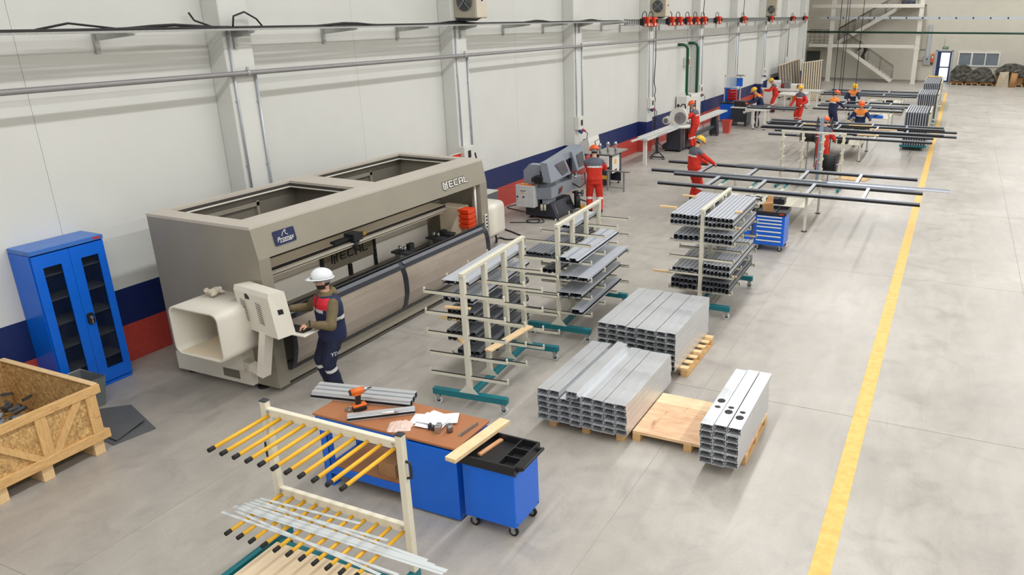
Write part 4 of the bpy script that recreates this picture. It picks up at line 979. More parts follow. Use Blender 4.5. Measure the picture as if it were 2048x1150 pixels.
part('spine', MB().prism([(.0, .62), (.0, 1.20), (.16, 1.36), (.46, 1.36), (.46, .95), (.30, .62)], .0, .22).add([(.3, .0, 1.30), (.66, -.02, 1.42), (.72, 1.80, 1.62), (.40, 1.85, 1.60), (.3, .0, 1.18), (.66, -.02, 1.24), (.72, 1.80, 1.44), (.40, 1.85, 1.40)], [(0, 1, 2, 3), (7, 6, 5, 4), (0, 4, 5, 1), (1, 5, 6, 2), (2, 6, 7, 3), (3, 7, 4, 0)]), saw_grey, t)
h = part('front_guard', MB().add([(.74, -.15, 1.45), (.74, .72, 1.50), (.84, .95, 1.02), (.84, -.15, .98), (.55, -.15, 1.45), (.55, .72, 1.50), (.62, .95, 1.02), (.62, -.15, .98)], [(0, 3, 2, 1), (4, 5, 6, 7), (0, 1, 5, 4), (1, 2, 6, 5), (2, 3, 7, 6), (3, 0, 4, 7)]), saw_grey, t)
part('guard_window', MB().add([(.775, .18, 1.36), (.772, .66, 1.40), (.828, .80, 1.10), (.838, .46, 1.06), (.785, .18, 1.36), (.782, .66, 1.40), (.838, .80, 1.10), (.848, .46, 1.06)], [(3, 2, 1, 0), (4, 5, 6, 7), (0, 1, 5, 4), (1, 2, 6, 5), (2, 3, 7, 6), (3, 0, 4, 7)]), mat('grey_window', (96, 98, 102), .15), h)
h = part('rear_guard', MB().add([(.76, 1.15, 1.52), (.76, 1.82, 1.58), (.84, 1.85, 1.05), (.84, 1.30, 1.02), (.58, 1.15, 1.52), (.58, 1.82, 1.58), (.62, 1.85, 1.05), (.62, 1.30, 1.02)], [(0, 3, 2, 1), (4, 5, 6, 7), (0, 1, 5, 4), (1, 2, 6, 5), (2, 3, 7, 6), (3, 0, 4, 7)]), saw_grey, t)
part('guard_window', MB().add([(.785, 1.35, 1.42), (.785, 1.72, 1.46), (.835, 1.74, 1.12), (.835, 1.42, 1.10), (.795, 1.35, 1.42), (.795, 1.72, 1.46), (.845, 1.74, 1.12), (.845, 1.42, 1.10)], [(3, 2, 1, 0), (4, 5, 6, 7), (0, 1, 5, 4), (1, 2, 6, 5), (2, 3, 7, 6), (3, 0, 4, 7)]), mat('grey_window', (96, 98, 102), .15), h)
part('blade', MB().box(.70, .704, .7, 1.3, 1.12, 1.16), chrome, t); part('blade_guides', MB().box(.66, .74, .84, .9, 1.0, 1.36).box(.66, .74, 1.14, 1.2, 1.0, 1.36), black_plastic, t)
part('vise', MB().box(.5, .86, .95, 1.02, .88, 1.0).box(.5, .86, 1.16, 1.22, .88, 1.0).cyl((.8, 1.0, .94), (.98, 1.0, .94), .02, 8), chrome, t)
part('motor', MB().bb(.38, .62, -.18, .0, .93, 1.12, .015).cyl((.30, -.1, 1.02), (.40, -.1, 1.02), .06, 12), black_plastic, t)
c = part('control_box', MB().bb(-.13, .38, -.20, .0, .33, .87, .008), mat('pale_grey_control_box', (206, 208, 208), .4), t)
part('mounting_arm', MB().box(.2, .5, .0, .1, .40, .62), saw_dark, t)
for x, mm in ((.02, warn_yel), (.12, warn_yel), (.24, orange_p)): part('push_button', MB().cyl((x, -.1, .87), (x, -.1, .90), .04, 12), mm, c)
for x in (-.08, .09): part('dial', MB().cyl((x, -.20, .58), (x, -.215, .58), .022, 12), black_plastic, c)
part('warning_triangle', MB().prism([(.03, .66), (.10, .66), (.065, .715)], -.203, -.2), warn_yel, c); part('slot', MB().box(.0, .15, -.204, -.2, .725, .74), black_plastic, c)
part('top_panel', MB().box(-.11, .36, -.18, -.02, .868, .874), mat('orange_panel', (214, 108, 60), .5), c)
part('logo_plate', MB().prism([(.25, .66), (.36, .72), (.42, .84), (.30, .80)], .84, .843, 'x') if False else MB().add([(.826, .25, .62), (.829, .40, .66), (.848, .43, .80), (.845, .28, .77), (.836, .25, .62), (.839, .40, .66), (.858, .43, .80), (.855, .28, .77)], [(0, 1, 2, 3), (7, 6, 5, 4), (0, 4, 5, 1), (1, 5, 6, 2), (2, 6, 7, 3), (3, 7, 4, 0)]), mat('dark_red_plate', (120, 40, 34), .4), t)
part('hand_wheel', MB().tube([(.98, 1.28+.08*math.cos(a*PI/8), .46+.08*math.sin(a*PI/8)) for a in range(16)], .01, 6, True).box(.97, .985, 1.27, 1.29, .38, .54).cyl((.7, 1.28, .46), (.99, 1.28, .46), .025, 10), dark_steel, t)
part('swarf_port', MB().box(.775, .79, .82, 1.0, .2, .34), black_plastic, t); part('rear_pump', MB().cyl((.9, 1.15, .1), (.9, 1.15, .42), .08, 12).cyl((.8, 1.3, .1), (.8, 1.3, .5), .06, 12), black_plastic, t)
part('hose', MB().tube([(.72, .9, 1.0), (.85, 1.0, .75), (.95, 1.2, .62), (1.0, 1.45, .7), (.95, 1.5, .95)], .018, 8), black_plastic, t); part('hose', MB().tube([(.9, 1.25, .3), (1.05, 1.4, .22), (1.1, 1.65, .3), (1.0, 1.75, .6)], .018, 8), black_plastic, t)
part('air_unit', MB().cyl((.50, -.04, .25), (.50, -.04, .40), .035, 10).cyl((.58, -.02, .25), (.58, -.02, .40), .03, 10), mat('air_unit', (196, 188, 170), .3), t)
t = thing('foot_pedal', 'small yellow foot pedal on the floor behind the band saw', 'pedal', (2.05, 17.68, 0), .4)
part('shell', MB().bb(0, .16, 0, .2, 0, .13, .02), warn_yel, t); part('opening', MB().box(.16, .17, .02, .18, .03, .1), black_plastic, t)
# floor cables
def fcable(pts, label, r=.012):
    P = []
    for i in range(len(pts)-1):
        p0 = pts[max(i-1, 0)]; p1 = pts[i]; p2 = pts[i+1]; p3 = pts[min(i+2, len(pts)-1)]
        for k in range(6):
            s = k/6; P.append(tuple(.5*(2*p1[j]+(p2[j]-p0[j])*s+(2*p0[j]-5*p1[j]+4*p2[j]-p3[j])*s*s+(3*p1[j]-p0[j]-3*p2[j]+p3[j])*s**3) for j in range(3)))
    P.append(pts[-1])
    return single('floor_cable', MB().tube(P, r, 6), cable_black, label, 'cable')
Z = .013
fcable([(1.94, 13.7, .5), (1.95, 13.75, .2), (1.55, 14.35, Z), (1.5, 14.6, Z), (1.75, 14.55, Z), (1.95, 14.85, Z), (1.6, 15.1, Z), (1.2, 15.3, Z), (.85, 15.5, Z)], 'thick black cable loop on the floor behind the machining centre', .02)
fcable([(1.0, 15.9, Z), (1.3, 16.05, Z), (1.6, 16.15, Z), (1.55, 16.4, Z), (1.35, 16.35, Z), (1.3, 16.2, Z), (1.5, 16.1, Z), (1.75, 16.25, Z), (1.6, 16.42, .05)], 'thin black cable looping in front of the band saw base')
fcable([(.02, 18.7, .45), (.05, 18.4, .2), (.1, 18.0, Z), (.3, 17.9, Z), (.1, 17.3, Z), (.5, 17.1, Z), (1.0, 16.9, .03)], 'thin cable running from the red wall band to the band saw')
# ---------------------------------------------------------------- end milling machine beyond the saw
t = thing('end_mill', 'dark cabinet milling machine with white motor cover beyond the band saw', 'machine', (1.0, 20.6, 0))
part('cabinet', MB().box(.0, .62, .0, .05, .06, .92).box(.0, .62, .82, .87, .06, .92).box(.0, .04, .05, .82, .06, .92).box(.04, .62, .05, .82, .42, .92).box(.0, .62, .0, .87, .90, .95), saw_dark, t)
for x, y in ((.08, .06), (.56, .06), (.56, .8)): part('foot', MB().cyl((x, y, 0), (x, y, .02), .05, 12).cyl((x, y, .02), (x, y, .07), .016, 8), dark_steel, t)
d = part('front_panel', MB().bb(.62, .635, .15, .68, .40, .90, .005), white_metal, t); part('yellow_label', MB().box(.635, .638, .3, .45, .66, .80), warn_yel, d); part('black_label', MB().box(.635, .638, .32, .5, .46, .5), black_plastic, d)
part('side_label', MB().box(.35, .52, -.003, 0, .25, .36), warn_yel, t); part('side_cover', MB().bb(.3, .60, -.06, .0, .62, .93, .01), white_metal, t)
part('motor_cover', MB().add([(-.40, .1, .95), (.02, .0, .95), (.02, .75, .95), (-.40, .85, .95), (-.40, .1, 1.25), (-.08, .0, 1.42), (-.08, .75, 1.42), (-.40, .85, 1.25)], [(3, 2, 1, 0), (4, 5, 6, 7), (0, 1, 5, 4), (1, 2, 6, 5), (2, 3, 7, 6), (3, 0, 4, 7)]), white_metal, t)
part('table', MB().box(.0, .7, .0, 1.2, .95, .98), steel_grey, t)
for x, y in ((.22, .2), (.32, .55), (.5, .7)): part('press_cylinder', MB().cyl((x, y, .98), (x, y, 1.25), .035, 10).box(x-.05, x+.05, y-.05, y+.05, 1.16, 1.2), chrome, t)
part('hose', MB().tube([(.1, .3, 1.0), (.05, .2, 1.3), (.2, .2, 1.38), (.26, .25, 1.2)], .014, 6), black_plastic, t)
t = thing('roller_support', 'light steel support arm with short legs beside the milling machine', 'support', (1.62, 20.0, 0))
part('arm', MB().bar((-.0, .3, .58), (.75, .3, .58), .12, .03), steel_grey, t); part('leg', MB().box(.55, .60, .27, .33, 0, .56), zinc, t); part('leg', MB().box(.05, .10, .27, .33, 0, .56), zinc, t); part('brace', MB().bar((.08, .3, .1), (.57, .3, .1), .03, .03), zinc, t)
# ---------------------------------------------------------------- mitre saw with long white feed tables
t = thing('mitre_saw', 'round white mitre saw on a long white feed table beside the wall', 'saw', (1.0, 24.2, 0))
bar_al = mat('white_anodised', (214, 214, 212), .35, .2)
part('feed_table', MB().box(.10, .42, .0, 3.6, .86, .92).box(.06, .10, 0, 3.6, .86, .98), bar_al, t)
part('fence', MB().bar((.2, -.9, .96), (.32, 2.8, .96), .06, .05), bar_al, t); part('slot', MB().box(.42, .424, .9, 1.9, .885, .9), black_plastic, t)
part('outfeed_table', MB().box(.16, .60, 5.2, 9.2, .86, .92), bar_al, t)
s = part('support_stand', MB().box(.16, .24, 1.5, 1.58, .2, .86).bar((.2, 1.54, .3), (-.02, 1.44, .06), .05, .04).bar((.2, 1.54, .3), (.42, 1.64, .06), .05, .04).box(-.05, .47, 1.5, 1.58, .05, .09), saw_dark, t)
for x in (-.02, .44): part('foot', MB().cyl((x, 1.54, 0), (x, 1.54, .02), .06, 12), dark_steel, s)
part('leg', MB().box(.16, .28, .25, .33, .0, .86), white_metal, t)
part('cabinet', MB().prism([(-.2, .07), (.5, .07), (.5, .86), (-.05, .86), (-.05, .35), (-.2, .25)], 3.2, 5.1), saw_dark, t)
part('cabinet_recess', MB().box(.5, .504, 3.75, 4.9, .2, .8), black_plastic, t); part('panel_trim', MB().box(.495, .51, 3.6, 3.68, .1, .85), zinc, t)
for x, y in ((-.1, 3.3), (.4, 3.3), (.4, 5.0)): part('foot', MB().cyl((x, y, 0), (x, y, .02), .07, 12).cyl((x, y, .02), (x, y, .08), .02, 8), dark_steel, t)
def ydisc(x, y, z, r, th): return MB().cyl((x, y, z), (x, y-th, z), r, 28)
part('turntable', MB().cyl((.3, 3.6, .86), (.3, 3.6, .96), .42, 24), bar_al, t)
g = part('blade_guard', ydisc(.30, 3.62, 1.25, .34, .16).merge(MB().bar((.25, 3.54, 1.2), (-.05, 3.54, 1.02), .12, .2)), white_metal, t)
part('guard_cover', ydisc(.38, 3.46, 1.21, .22, .02), steel_grey, g); part('guard_hub', ydisc(.38, 3.44, 1.21, .09, .03), chrome, g); part('yellow_label', MB().box(.14, .24, 3.452, 3.46, 1.10, 1.16), warn_yel, g)
part('motor', MB().cyl((-.16, 3.70, 1.10), (-.16, 3.40, 1.10), .14, 18), white_metal, t); part('motor_cap', MB().cyl((-.16, 3.40, 1.10), (-.16, 3.38, 1.10), .09, 16), steel_grey, t)
part('handle', MB().tube([(.3, 3.55, 1.52), (.35, 3.7, 1.68), (.4, 3.9, 1.66), (.4, 4.0, 1.52)], .025, 8).ball((.3, 3.42, 1.66), .06), black_plastic, t)
s = part('rear_stand', MB().prism([(.25, .05), (.62, .05), (.52, .86), (.34, .86)], 7.7, 8.0).box(.3, .5, 5.1, 7.8, .35, .45), saw_dark, t)
for x in (.3, .58): part('foot', MB().cyl((x, 7.85, 0), (x, 7.85, .05), .04, 10), dark_steel, s)
single('bucket', MB().add([(-.12, -.14, 0), (.12, -.14, 0), (.12, .14, 0), (-.12, .14, 0), (-.18, -.22, .55), (.18, -.22, .55), (.18, .22, .55), (-.18, .22, .55)], [(3, 2, 1, 0), (0, 1, 5, 4), (1, 2, 6, 5), (2, 3, 7, 6), (3, 0, 4, 7)]), mat('red_grey_bin', (196, 78, 68), .5), 'red waste bin on the floor at the end of the feed table', 'bin', (1.72, 33.0, 0))
# ---------------------------------------------------------------- drawer cabinets
silver = mat('silver_drawer_pull', (226, 228, 232), .3, .4)
def drawers(loc, rz, label):
    t = thing('drawer_cabinet', label, 'cabinet', loc, rz)
    part('body', MB().bb(0, .64, .02, .60, .13, .80, .006), blue_steel, t)
    hs = [.075, .075, .075, .10, .10, .10, .12]; z = .785
    for k, hh in enumerate(hs):
        z -= hh; d = part('drawer', MB().bb(.05, .59, -.002, .03, z+.004, z+hh-.004, .003), blue_steel, t)
        part('pull', MB().bb(.055, .585, -.022, .0, z+hh-.036, z+hh-.008, .004), silver, d)
    part('tray', MB().box(-.02, .66, -.02, .0, .80, .875).box(-.02, .66, .60, .62, .80, .875).box(-.02, 0, 0, .60, .80, .875).box(.64, .66, 0, .60, .80, .875).box(0, .64, 0, .60, .80, .815), black_plastic, t)
    part('divider', MB().box(.42, .43, 0, .60, .815, .865), black_plastic, t)
    part('maker_plate', MB().box(.52, .62, -.023, -.02, .825, .85), red_box_m, t)
    for x, y in ((.08, .08), (.56, .08), (.56, .54), (.08, .54)): caster(t, x, y, .13, .05)
    return t
drawers((7.0, 16.02, 0), .02, 'blue seven-drawer tool cabinet with black top and paper bag'); drawers((6.28, 15.92, 0), .02, 'blue drawer cabinet half hidden behind the far loaded rack')
t = thing('paper_bag', 'crumpled brown paper bag in the black top of a drawer cabinet', 'bag', (7.22, 16.28, .818), .3)
part('bag', MB().add([(-.1, -.06, 0), (.12, -.08, 0), (.12, .08, 0), (-.09, .07, 0), (-.14, -.03, .16), (.09, -.08, .2), (.1, .06, .22), (-.05, .05, .2)], [(3, 2, 1, 0), (4, 5, 6, 7), (0, 1, 5, 4), (1, 2, 6, 5), (2, 3, 7, 6), (3, 0, 4, 7)]), mat('brown_cardboard', (172, 128, 84), .8), t)
part('flap', MB().add([(-.05, .05, .2), (.1, .07, .2), (.12, .12, .3), (.0, .12, .32), (-.05, .058, .2), (.1, .078, .2), (.12, .128, .3), (.0, .128, .32)], [(0, 1, 2, 3), (7, 6, 5, 4), (0, 4, 5, 1), (1, 5, 6, 2), (2, 6, 7, 3), (3, 7, 4, 0)]), mat('brown_cardboard', (172, 128, 84), .8), t)
# ---------------------------------------------------------------- trestle tables and frames lying on them
def trestle(label, x0, x1, y0, y1, shelf=True, blue=False):
    t = thing('trestle_table', label, 'table', (x0, y0, 0)); lx, ly = x1-x0, y1-y0
    for x in (0, lx):
        for y in (0, ly):
            l = part('leg', MB().bb(x-.03, x+.03, y-.03, y+.03, .02, .80, .004), cream_steel, t); part('foot', MB().cyl((x, y, 0), (x, y, .02), .065, 12), dark_steel, l)
    for y in (0, ly): part('top_bar', MB().box(0, lx, y-.02, y+.02, .80, .85), cream_steel, t)
    for x in (0, lx*.35, lx*.7, lx):
        b = part('cross_bar', MB().box(x-.025, x+.025, 0, ly, .80, .86), cream_steel, t); part('teal_pad', MB().box(x-.03, x+.03, ly*.3, ly*.6, .86, .872), teal_steel, b)
    if shelf:
        part('shelf', MB().box(0, lx, .1, ly-.1, .52, .545), cream_steel, t)
        part('black_tool', MB().bb(lx*.55, lx*.75, .2, .45, .545, .68, .01), black_plastic, t); part('hose_coil', MB().tube([(lx*.4+.2*math.cos(a*.6), .35+.12*math.sin(a*.6), .56+.006*a) for a in range(20)], .016, 6), black_plastic, t)
        for k in range(2 if not blue else 4): part('bin', MB().bb(lx*(.08+.2*k), lx*(.08+.2*k)+.3, .15, .45, .545, .66, .006), blue_steel if blue else white_plastic, t)
    return t
trestle('cream trestle table carrying the nearest pair of dark frames', 5.55, 7.75, 17.97, 19.9)
trestle('cream trestle table under the crowded frames in the middle', 6.0, 7.8, 28.05, 30.4)
trestle('cream trestle table with blue bins below, behind the vested worker', 6.3, 8.05, 36.0, 38.3, True, True)
trestle('cream trestle table farthest back below the thin frames', 6.4, 8.1, 42.6, 44.6)
frame_grey = mat('frame_grey_coating', (138, 144, 154), .35, .3, .05)
def frame(label, x0, x1, y0, y1, z, bars, w=.055, h=.085, over=0.0, mid=None):
    t = thing('aluminium_frame', label, 'frame', (x0, y0, z), 0, 'dark frames on the trestles')
    for y in (0, y1-y0):
        r = part('rail', MB().bb(0, x1-x0, y-w/2, y+w/2, h*.58, h, .004), frame_grey, t); part('rail_base', MB().box(0, x1-x0, y-w*.42, y+w*.42, 0, h*.58), tb, r)
    for x in bars:
        r = part('mullion', MB().bb(x-x0-w/2, x-x0+w/2, w/2, y1-y0-w/2, h*.5, h-.004, .004), coat, t); part('mullion_base', MB().box(x-x0-w*.4, x-x0+w*.4, w/2, y1-y0-w/2, 0, h*.5), tb, r)
    return t
frame('front dark frame on the nearest trestle, closest to the drawer cabinets', 4.15, 10.2, 17.76, 19.0, .875, (5.36, 6.55, 7.75, 9.0), .075)
frame('rear dark frame on the nearest trestle, held by the yellow helmet worker', 3.42, 10.0, 19.28, 20.65, .875, (4.7, 5.98, 7.3, 8.65), .075)
single('loose_profile', MB().bb(0, 2.75, -.10, .10, 0, .02, .003).box(0, 2.75, .08, .10, .02, .05), coat, 'long pale flat profile lying across the rail past the yellow line', 'profile', (8.02, 19.14, .962))
single('loose_profile', MB().bb(0, 1.3, -.12, .0, 0, .05, .003).bb(.05, 1.3, .01, .12, 0, .05, .003), coat_dark, 'bundle of dark strips lying on the rear frame of the nearest trestle', 'profile', (5.43, 20.45, .962))
frame('front frame of the crowded middle table', 4.8, 10.1, 27.1, 28.1, .875, (5.9, 7.1, 8.3)); frame('second frame of the crowded middle table, reaching farthest right', 4.15, 10.8, 28.72, 29.85, .875, (5.3, 6.6, 8.0, 9.2))
frame('raised frame stacked on the crowded middle table', 4.3, 10.4, 28.3, 29.6, .965, (5.6, 6.9, 8.2)); frame('rear frame of the crowded middle table at the vested worker hands', 4.06, 10.35, 30.1, 30.95, .875, (5.2, 6.6, 7.9, 9.1))
for k, (x, y, l) in enumerate(((5.6, 29.0, 1.1), (7.2, 29.3, .8), (8.0, 28.5, .9), (7.7, 27.6, .7))): single('timber_lath', MB().bb(0, l, 0, .09, 0, .03, .003), pine_x, 'pale timber lath lying between rails of the middle frames, %s' % ['leftmost', 'centre rear', 'right of centre', 'frontmost'][k], 'timber', (x, y, 1.05 if k < 3 else .962), .03)
frame('front frame on the table with blue bins', 4.86, 8.6, 35.6, 36.9, .875, (5.9, 7.2)); frame('rear frame on the table with blue bins', 4.9, 8.7, 37.5, 38.9, .875, (5.9, 6.9, 7.9))
frame('front frame on the farthest trestle', 4.1, 8.8, 42.4, 43.4, .875, (5.6, 7.2)); frame('rear frame on the farthest trestle', 4.25, 8.75, 44.0, 45.2, .875, (5.8, 7.3))
# ---------------------------------------------------------------- small cream rack, leaning profile and gasket reels
t = thing('peg_arm_rack', 'narrow cream rack with short slanted arms behind the nearest frames', 'rack', (6.1, 23.1, 0))
for k in range(4):
    x = .575*k; p = part('post', MB().bb(x-.035, x+.035, -.03, .03, .1, 1.57, .004), cream_steel, t)
    for z in (.45, .75, 1.05, 1.32):
        for s in (-1, 1): part('arm', MB().bar((x, s*.03, z), (x, s*.36, z+.06), .03, .04), cream_steel, t)
part('top_rail', MB().bb(-.06, 1.79, -.03, .03, 1.57, 1.62, .004), cream_steel, t); part('base', MB().box(-.1, 1.83, -.04, .04, .05, .12).box(-.06, .0, -.5, .5, .0, .08).box(1.72, 1.78, -.5, .5, .0, .08), teal_steel, t)
single('resting_profile', MB().bb(0, 1.5, -.04, .04, 0, .06, .004), coat_dark, 'dark profile resting on the lower left arms of the narrow rack', 'profile', (5.75, 22.9, .50), .0)
single('leaning_profile', MB().bb(-.05, .05, -.04, .04, 0, 2.0, .004), mat('pale_blue_profile', (150, 168, 190), .35, .3), 'tall pale blue profile standing upright at the narrow cream rack', 'profile', (7.13, 23.42, 0))
def reel(label, loc, axis_x, r, l):
    t = thing('gasket_reel', label, 'reel', loc); d = (1, 0, 0) if axis_x else (0, 1, 0); d = Vector(d)
    part('roll', MB().cyl(-d*(l/2), d*(l/2), r, 20), black_rubber, t)
    for s in (-1, 1):
        c = d*(s*(l/2+.02)); u = Vector((0, 1, 0)) if axis_x else Vector((1, 0, 0))
        part('wire_flange', MB().tube([c+u*(r*1.25*math.cos(a*PI/3))+Vector((0, 0, r*1.25*math.sin(a*PI/3))) for a in range(6)], .012, 6, True).bar(c-u*r*1.2, c+u*r*1.2, .015, .015).bar(c-Vector((0, 0, r*1.2)), c+Vector((0, 0, r*1.2)), .015, .015), dark_steel, t)
    part('axle', MB().cyl(-d*(l/2+.15), d*(l/2+.15), .015, 8).box(-.02, .02, -.02, .02, -loc[2], -.02), zinc, t)
    return t
reel('wide black gasket reel on the stand behind the narrow cream rack', (6.68, 24.0, 1.36), True, .17, .40); reel('large black gasket reel low behind the narrow cream rack', (7.34, 24.1, .55), True, .28, .42)
t = thing('reel_stand', 'empty black wire reel frame standing left of the red worker', 'reel', (6.55, 26.4, 0))
for x in (0, .45):
    part('flange', MB().tube([(x, .3*math.cos(a*PI/3+.5), 1.35+.3*math.sin(a*PI/3+.5)) for a in range(6)], .014, 6, True), dark_steel, t); part('upright', MB().box(x-.015, x+.015, -.015, .015, 0, 1.65), dark_steel, t)
for a in range(4): part('spindle', MB().bar((0, .22*math.cos(a*PI/2), 1.35+.22*math.sin(a*PI/2)), (.45, .22*math.cos(a*PI/2), 1.35+.22*math.sin(a*PI/2)), .015, .015), dark_steel, t)
for k in range(3): single('floor_plank', MB().bb(0, .9, 0, .1, 0, .04, .003), pine_x, '%s of three pale planks on the floor behind the cream rack' % ['front', 'middle', 'rear'][k], 'timber', (7.5+.05*k, 24.6+.16*k, 0), -.05+.04*k)
# ---------------------------------------------------------------- trolleys of upright panels
panel_me = section('upright_panel', [(0, .0, 0, 1.20, .046, 0), (.035, .0, .035, 1.17, .028, 1)], 2.6, [mat('panel_grey', (150, 155, 165), .4, .1), tb])  # black strip beside each slab paints the shaded gap between panels
for k, (xa, ya) in enumerate(((8.94, 31.2), (8.98, 38.8), (8.92, 45.2))):
    wh = ['nearest', 'middle', 'farthest'][k]; L = 2.7 if k < 2 else 5.2
    t = thing('panel_trolley', '%s teal trolley with cream posts holding upright profile panels' % wh, 'trolley', (xa, ya, 0))
    part('deck', MB().bb(-.06, .88, .0, L-.1, .13, .20, .005), teal_steel, t)
    for x, y in ((.0, .1), (.8, .1), (.0, L-.25), (.8, L-.25)): caster(t, x, y, .13, .05, mat('pale_tyre', (206, 206, 204), .5))
    for y in (.12, L*.45, L-.3):
        part('side_post', MB().bb(.84, .89, y, y+.05, .20, 1.42, .004), cream_steel, t); part('side_arm', MB().bar((.86, y, .9), (1.06, y, .9), .04, .05), cream_steel, t)
    part('side_rail', MB().box(.845, .885, .12, L-.25, 1.36, 1.41), cream_steel, t)
    for c in range(9):
        o = ob('upright_panel', panel_me, None, (xa+.04+.088*c, ya-.0+random.uniform(-.04, .04), .205), (0, 0, 0))
        if k == 2: o.scale = (1, 1.95, 1)
        tag(o, 'tall grey profile panel, %s from the left on the %s trolley' % (ORD[c+1], wh), 'panel', 'panels on the %s trolley' % wh)
single('yellow_plank', MB().bb(0, .75, 0, .3, 0, .05, .005), mat('yellow_plank', (222, 184, 92), .5), 'yellow plank lying on top of the farthest panel trolley', 'plank', (8.95, 49.9, 1.407))
# ---------------------------------------------------------------- far workshop machines on the left
t = thing('punch_machine', 'black cabinet machine the bent navy worker leans over', 'machine', (1.27, 35.3, 0))
part('cabinet', MB().box(0, .72, 0, .9, .18, .80).box(0, .1, 0, .9, 0, .18).box(.62, .72, 0, .9, 0, .18), saw_dark, t); part('worktop', MB().bb(-.04, .80, -.05, 1.0, .80, .84, .006), white_metal, t)
part('head', MB().bb(.05, .62, .2, .8, .84, 1.08, .02), black_plastic, t); part('sticker', MB().box(.55, .65, -.004, 0, .58, .68), white_plastic, t); part('screen_shield', MB().add([(.75, .9, .84), (1.0, 1.3, .84), (1.0, 1.3, 1.3), (.75, .9, 1.2), (.76, .89, .84), (1.01, 1.29, .84), (1.01, 1.29, 1.3), (.76, .89, 1.2)], [(0, 1, 2, 3), (7, 6, 5, 4), (0, 4, 5, 1), (1, 5, 6, 2), (2, 6, 7, 3), (3, 7, 4, 0)]), white_metal, t)
def white_bench(label, x0, y0, lx, ly, z=.86):
    t = thing('assembly_bench', label, 'bench', (x0, y0, 0))
    for x in (0, lx):
        for y in (0, ly):
            l = part('leg', MB().bb(x-.035, x+.035, y-.035, y+.035, .04, z-.05, .004), white_metal, t); part('foot', MB().cyl((x, y, 0), (x, y, .04), .05, 10), dark_steel, l)
    part('top', MB().add([(-.42, .1, z-.16), (0, -.04, z-.05), (lx+.04, -.04, z-.05), (lx+.04, ly+.04, z-.05), (-.42, ly-.1, z-.16), (-.42, .1, z), (0, -.04, z), (lx+.04, -.04, z), (lx+.04, ly+.04, z), (-.42, ly-.1, z)], [(4, 3, 2, 1, 0), (5, 6, 7, 8, 9), (0, 1, 6, 5), (1, 2, 7, 6), (2, 3, 8, 7), (3, 4, 9, 8), (4, 0, 5, 9)]), white_metal, t)
    return t
white_bench('white assembly bench with legs in front of the bent navy worker', 2.5, 34.5, .5, .7); white_bench('white assembly bench behind the navy worker, beside the red one', 2.35, 42.0, .9, 1.6)
frame('grey frame carried between the bent navy worker and the red worker', 2.1, 4.25, 34.85, 35.45, .87, (3.0,), .07)
t = thing('tool_trolley', 'blue trolley with tall tool board of red bins beside the wall', 'trolley', (.40, 36.5, 0))
part('cart', MB().bb(0, .62, 0, .6, .1, .84, .01), blue_steel, t); part('cart_top', MB().bb(-.02, .66, -.02, .62, .84, .89, .01), black_plastic, t)
for x in (.06, .56): caster(t, x, .08, .1, .04)
part('board_frame', MB().box(0.0, .04, .55, .60, .89, 2.10).box(.76, .80, .55, .60, .89, 2.10).box(0, .8, .55, .60, 2.06, 2.10).box(.62, .80, .5, .6, .6, .9), white_metal, t)
part('blue_panel', MB().box(.05, .3, .56, .58, .92, 1.5), blue_steel, t); part('pale_panel', MB().box(.2, .62, .56, .58, 1.58, 2.0), mat('pale_blue_panel', (182, 200, 220), .5), t); part('side_panel', MB().box(.62, .90, .46, .5, 1.62, 2.0), blue_steel, t)
part('blue_shelf', MB().box(.04, .66, .35, .58, 1.5, 1.54), mat('light_blue_top', (64, 116, 196), .35), t); part('lamp_arm', MB().box(.6, 1.05, .3, .36, 2.1, 2.13).box(.7, .95, .1, .5, 2.13, 2.16), zinc, t)
for k in range(4): part('red_bin', MB().add([(.28, .3, .98+.125*k), (.66, .3, 1.0+.125*k), (.66, .5, 1.0+.125*k), (.28, .5, .98+.125*k), (.28, .24, 1.08+.125*k), (.68, .24, 1.1+.125*k), (.66, .5, 1.1+.125*k), (.28, .5, 1.08+.125*k)], [(3, 2, 1, 0), (4, 5, 6, 7), (0, 1, 5, 4), (1, 2, 6, 5), (2, 3, 7, 6), (3, 0, 4, 7)]), mat('red_bin_plastic', (206, 40, 40), .4), t)
t = thing('cutting_machine', 'long white double cutting machine behind the standing red worker', 'machine', (.6, 44.2, 0))
part('bed', MB().box(0, 3.2, .0, .35, .84, .92).box(-.1, 3.4, .1, .2, .92, .96), white_metal, t); part('saw_unit', MB().bb(.1, .8, -.1, .6, .1, .84, .02).bb(.2, .9, .2, .8, .92, 1.35, .05), white_metal, t)
part('saw_unit', MB().bb(2.1, 2.6, -.1, .6, .1, .84, .02).bb(1.5, 2.2, .2, .7, .92, 1.2, .05), white_metal, t); part('amber_guard', MB().box(1.72, 2.05, -.12, -.1, .4, .78), mat('amber_guard', (176, 138, 46), .4), t); part('red_motor', MB().cyl((1.0, .3, 1.1), (1.3, .3, 1.1), .15, 14), mat('dark_red_motor', (150, 50, 46), .4), t); part('red_motor', MB().cyl((1.9, .3, 1.05), (2.2, .3, 1.05), .15, 14), mat('dark_red_motor', (150, 50, 46), .4), t)
part('clamp_head', MB().box(1.2, 1.5, .1, .5, .96, 1.3).box(1.0, 1.1, .2, .3, 1.2, 1.5).box(1.4, 1.45, .2, .3, 1.2, 1.55), steel_grey, t)
for x in (.2, 3.0): part('leg', MB().box(x, x+.08, .1, .2, 0, .84), white_metal, t)
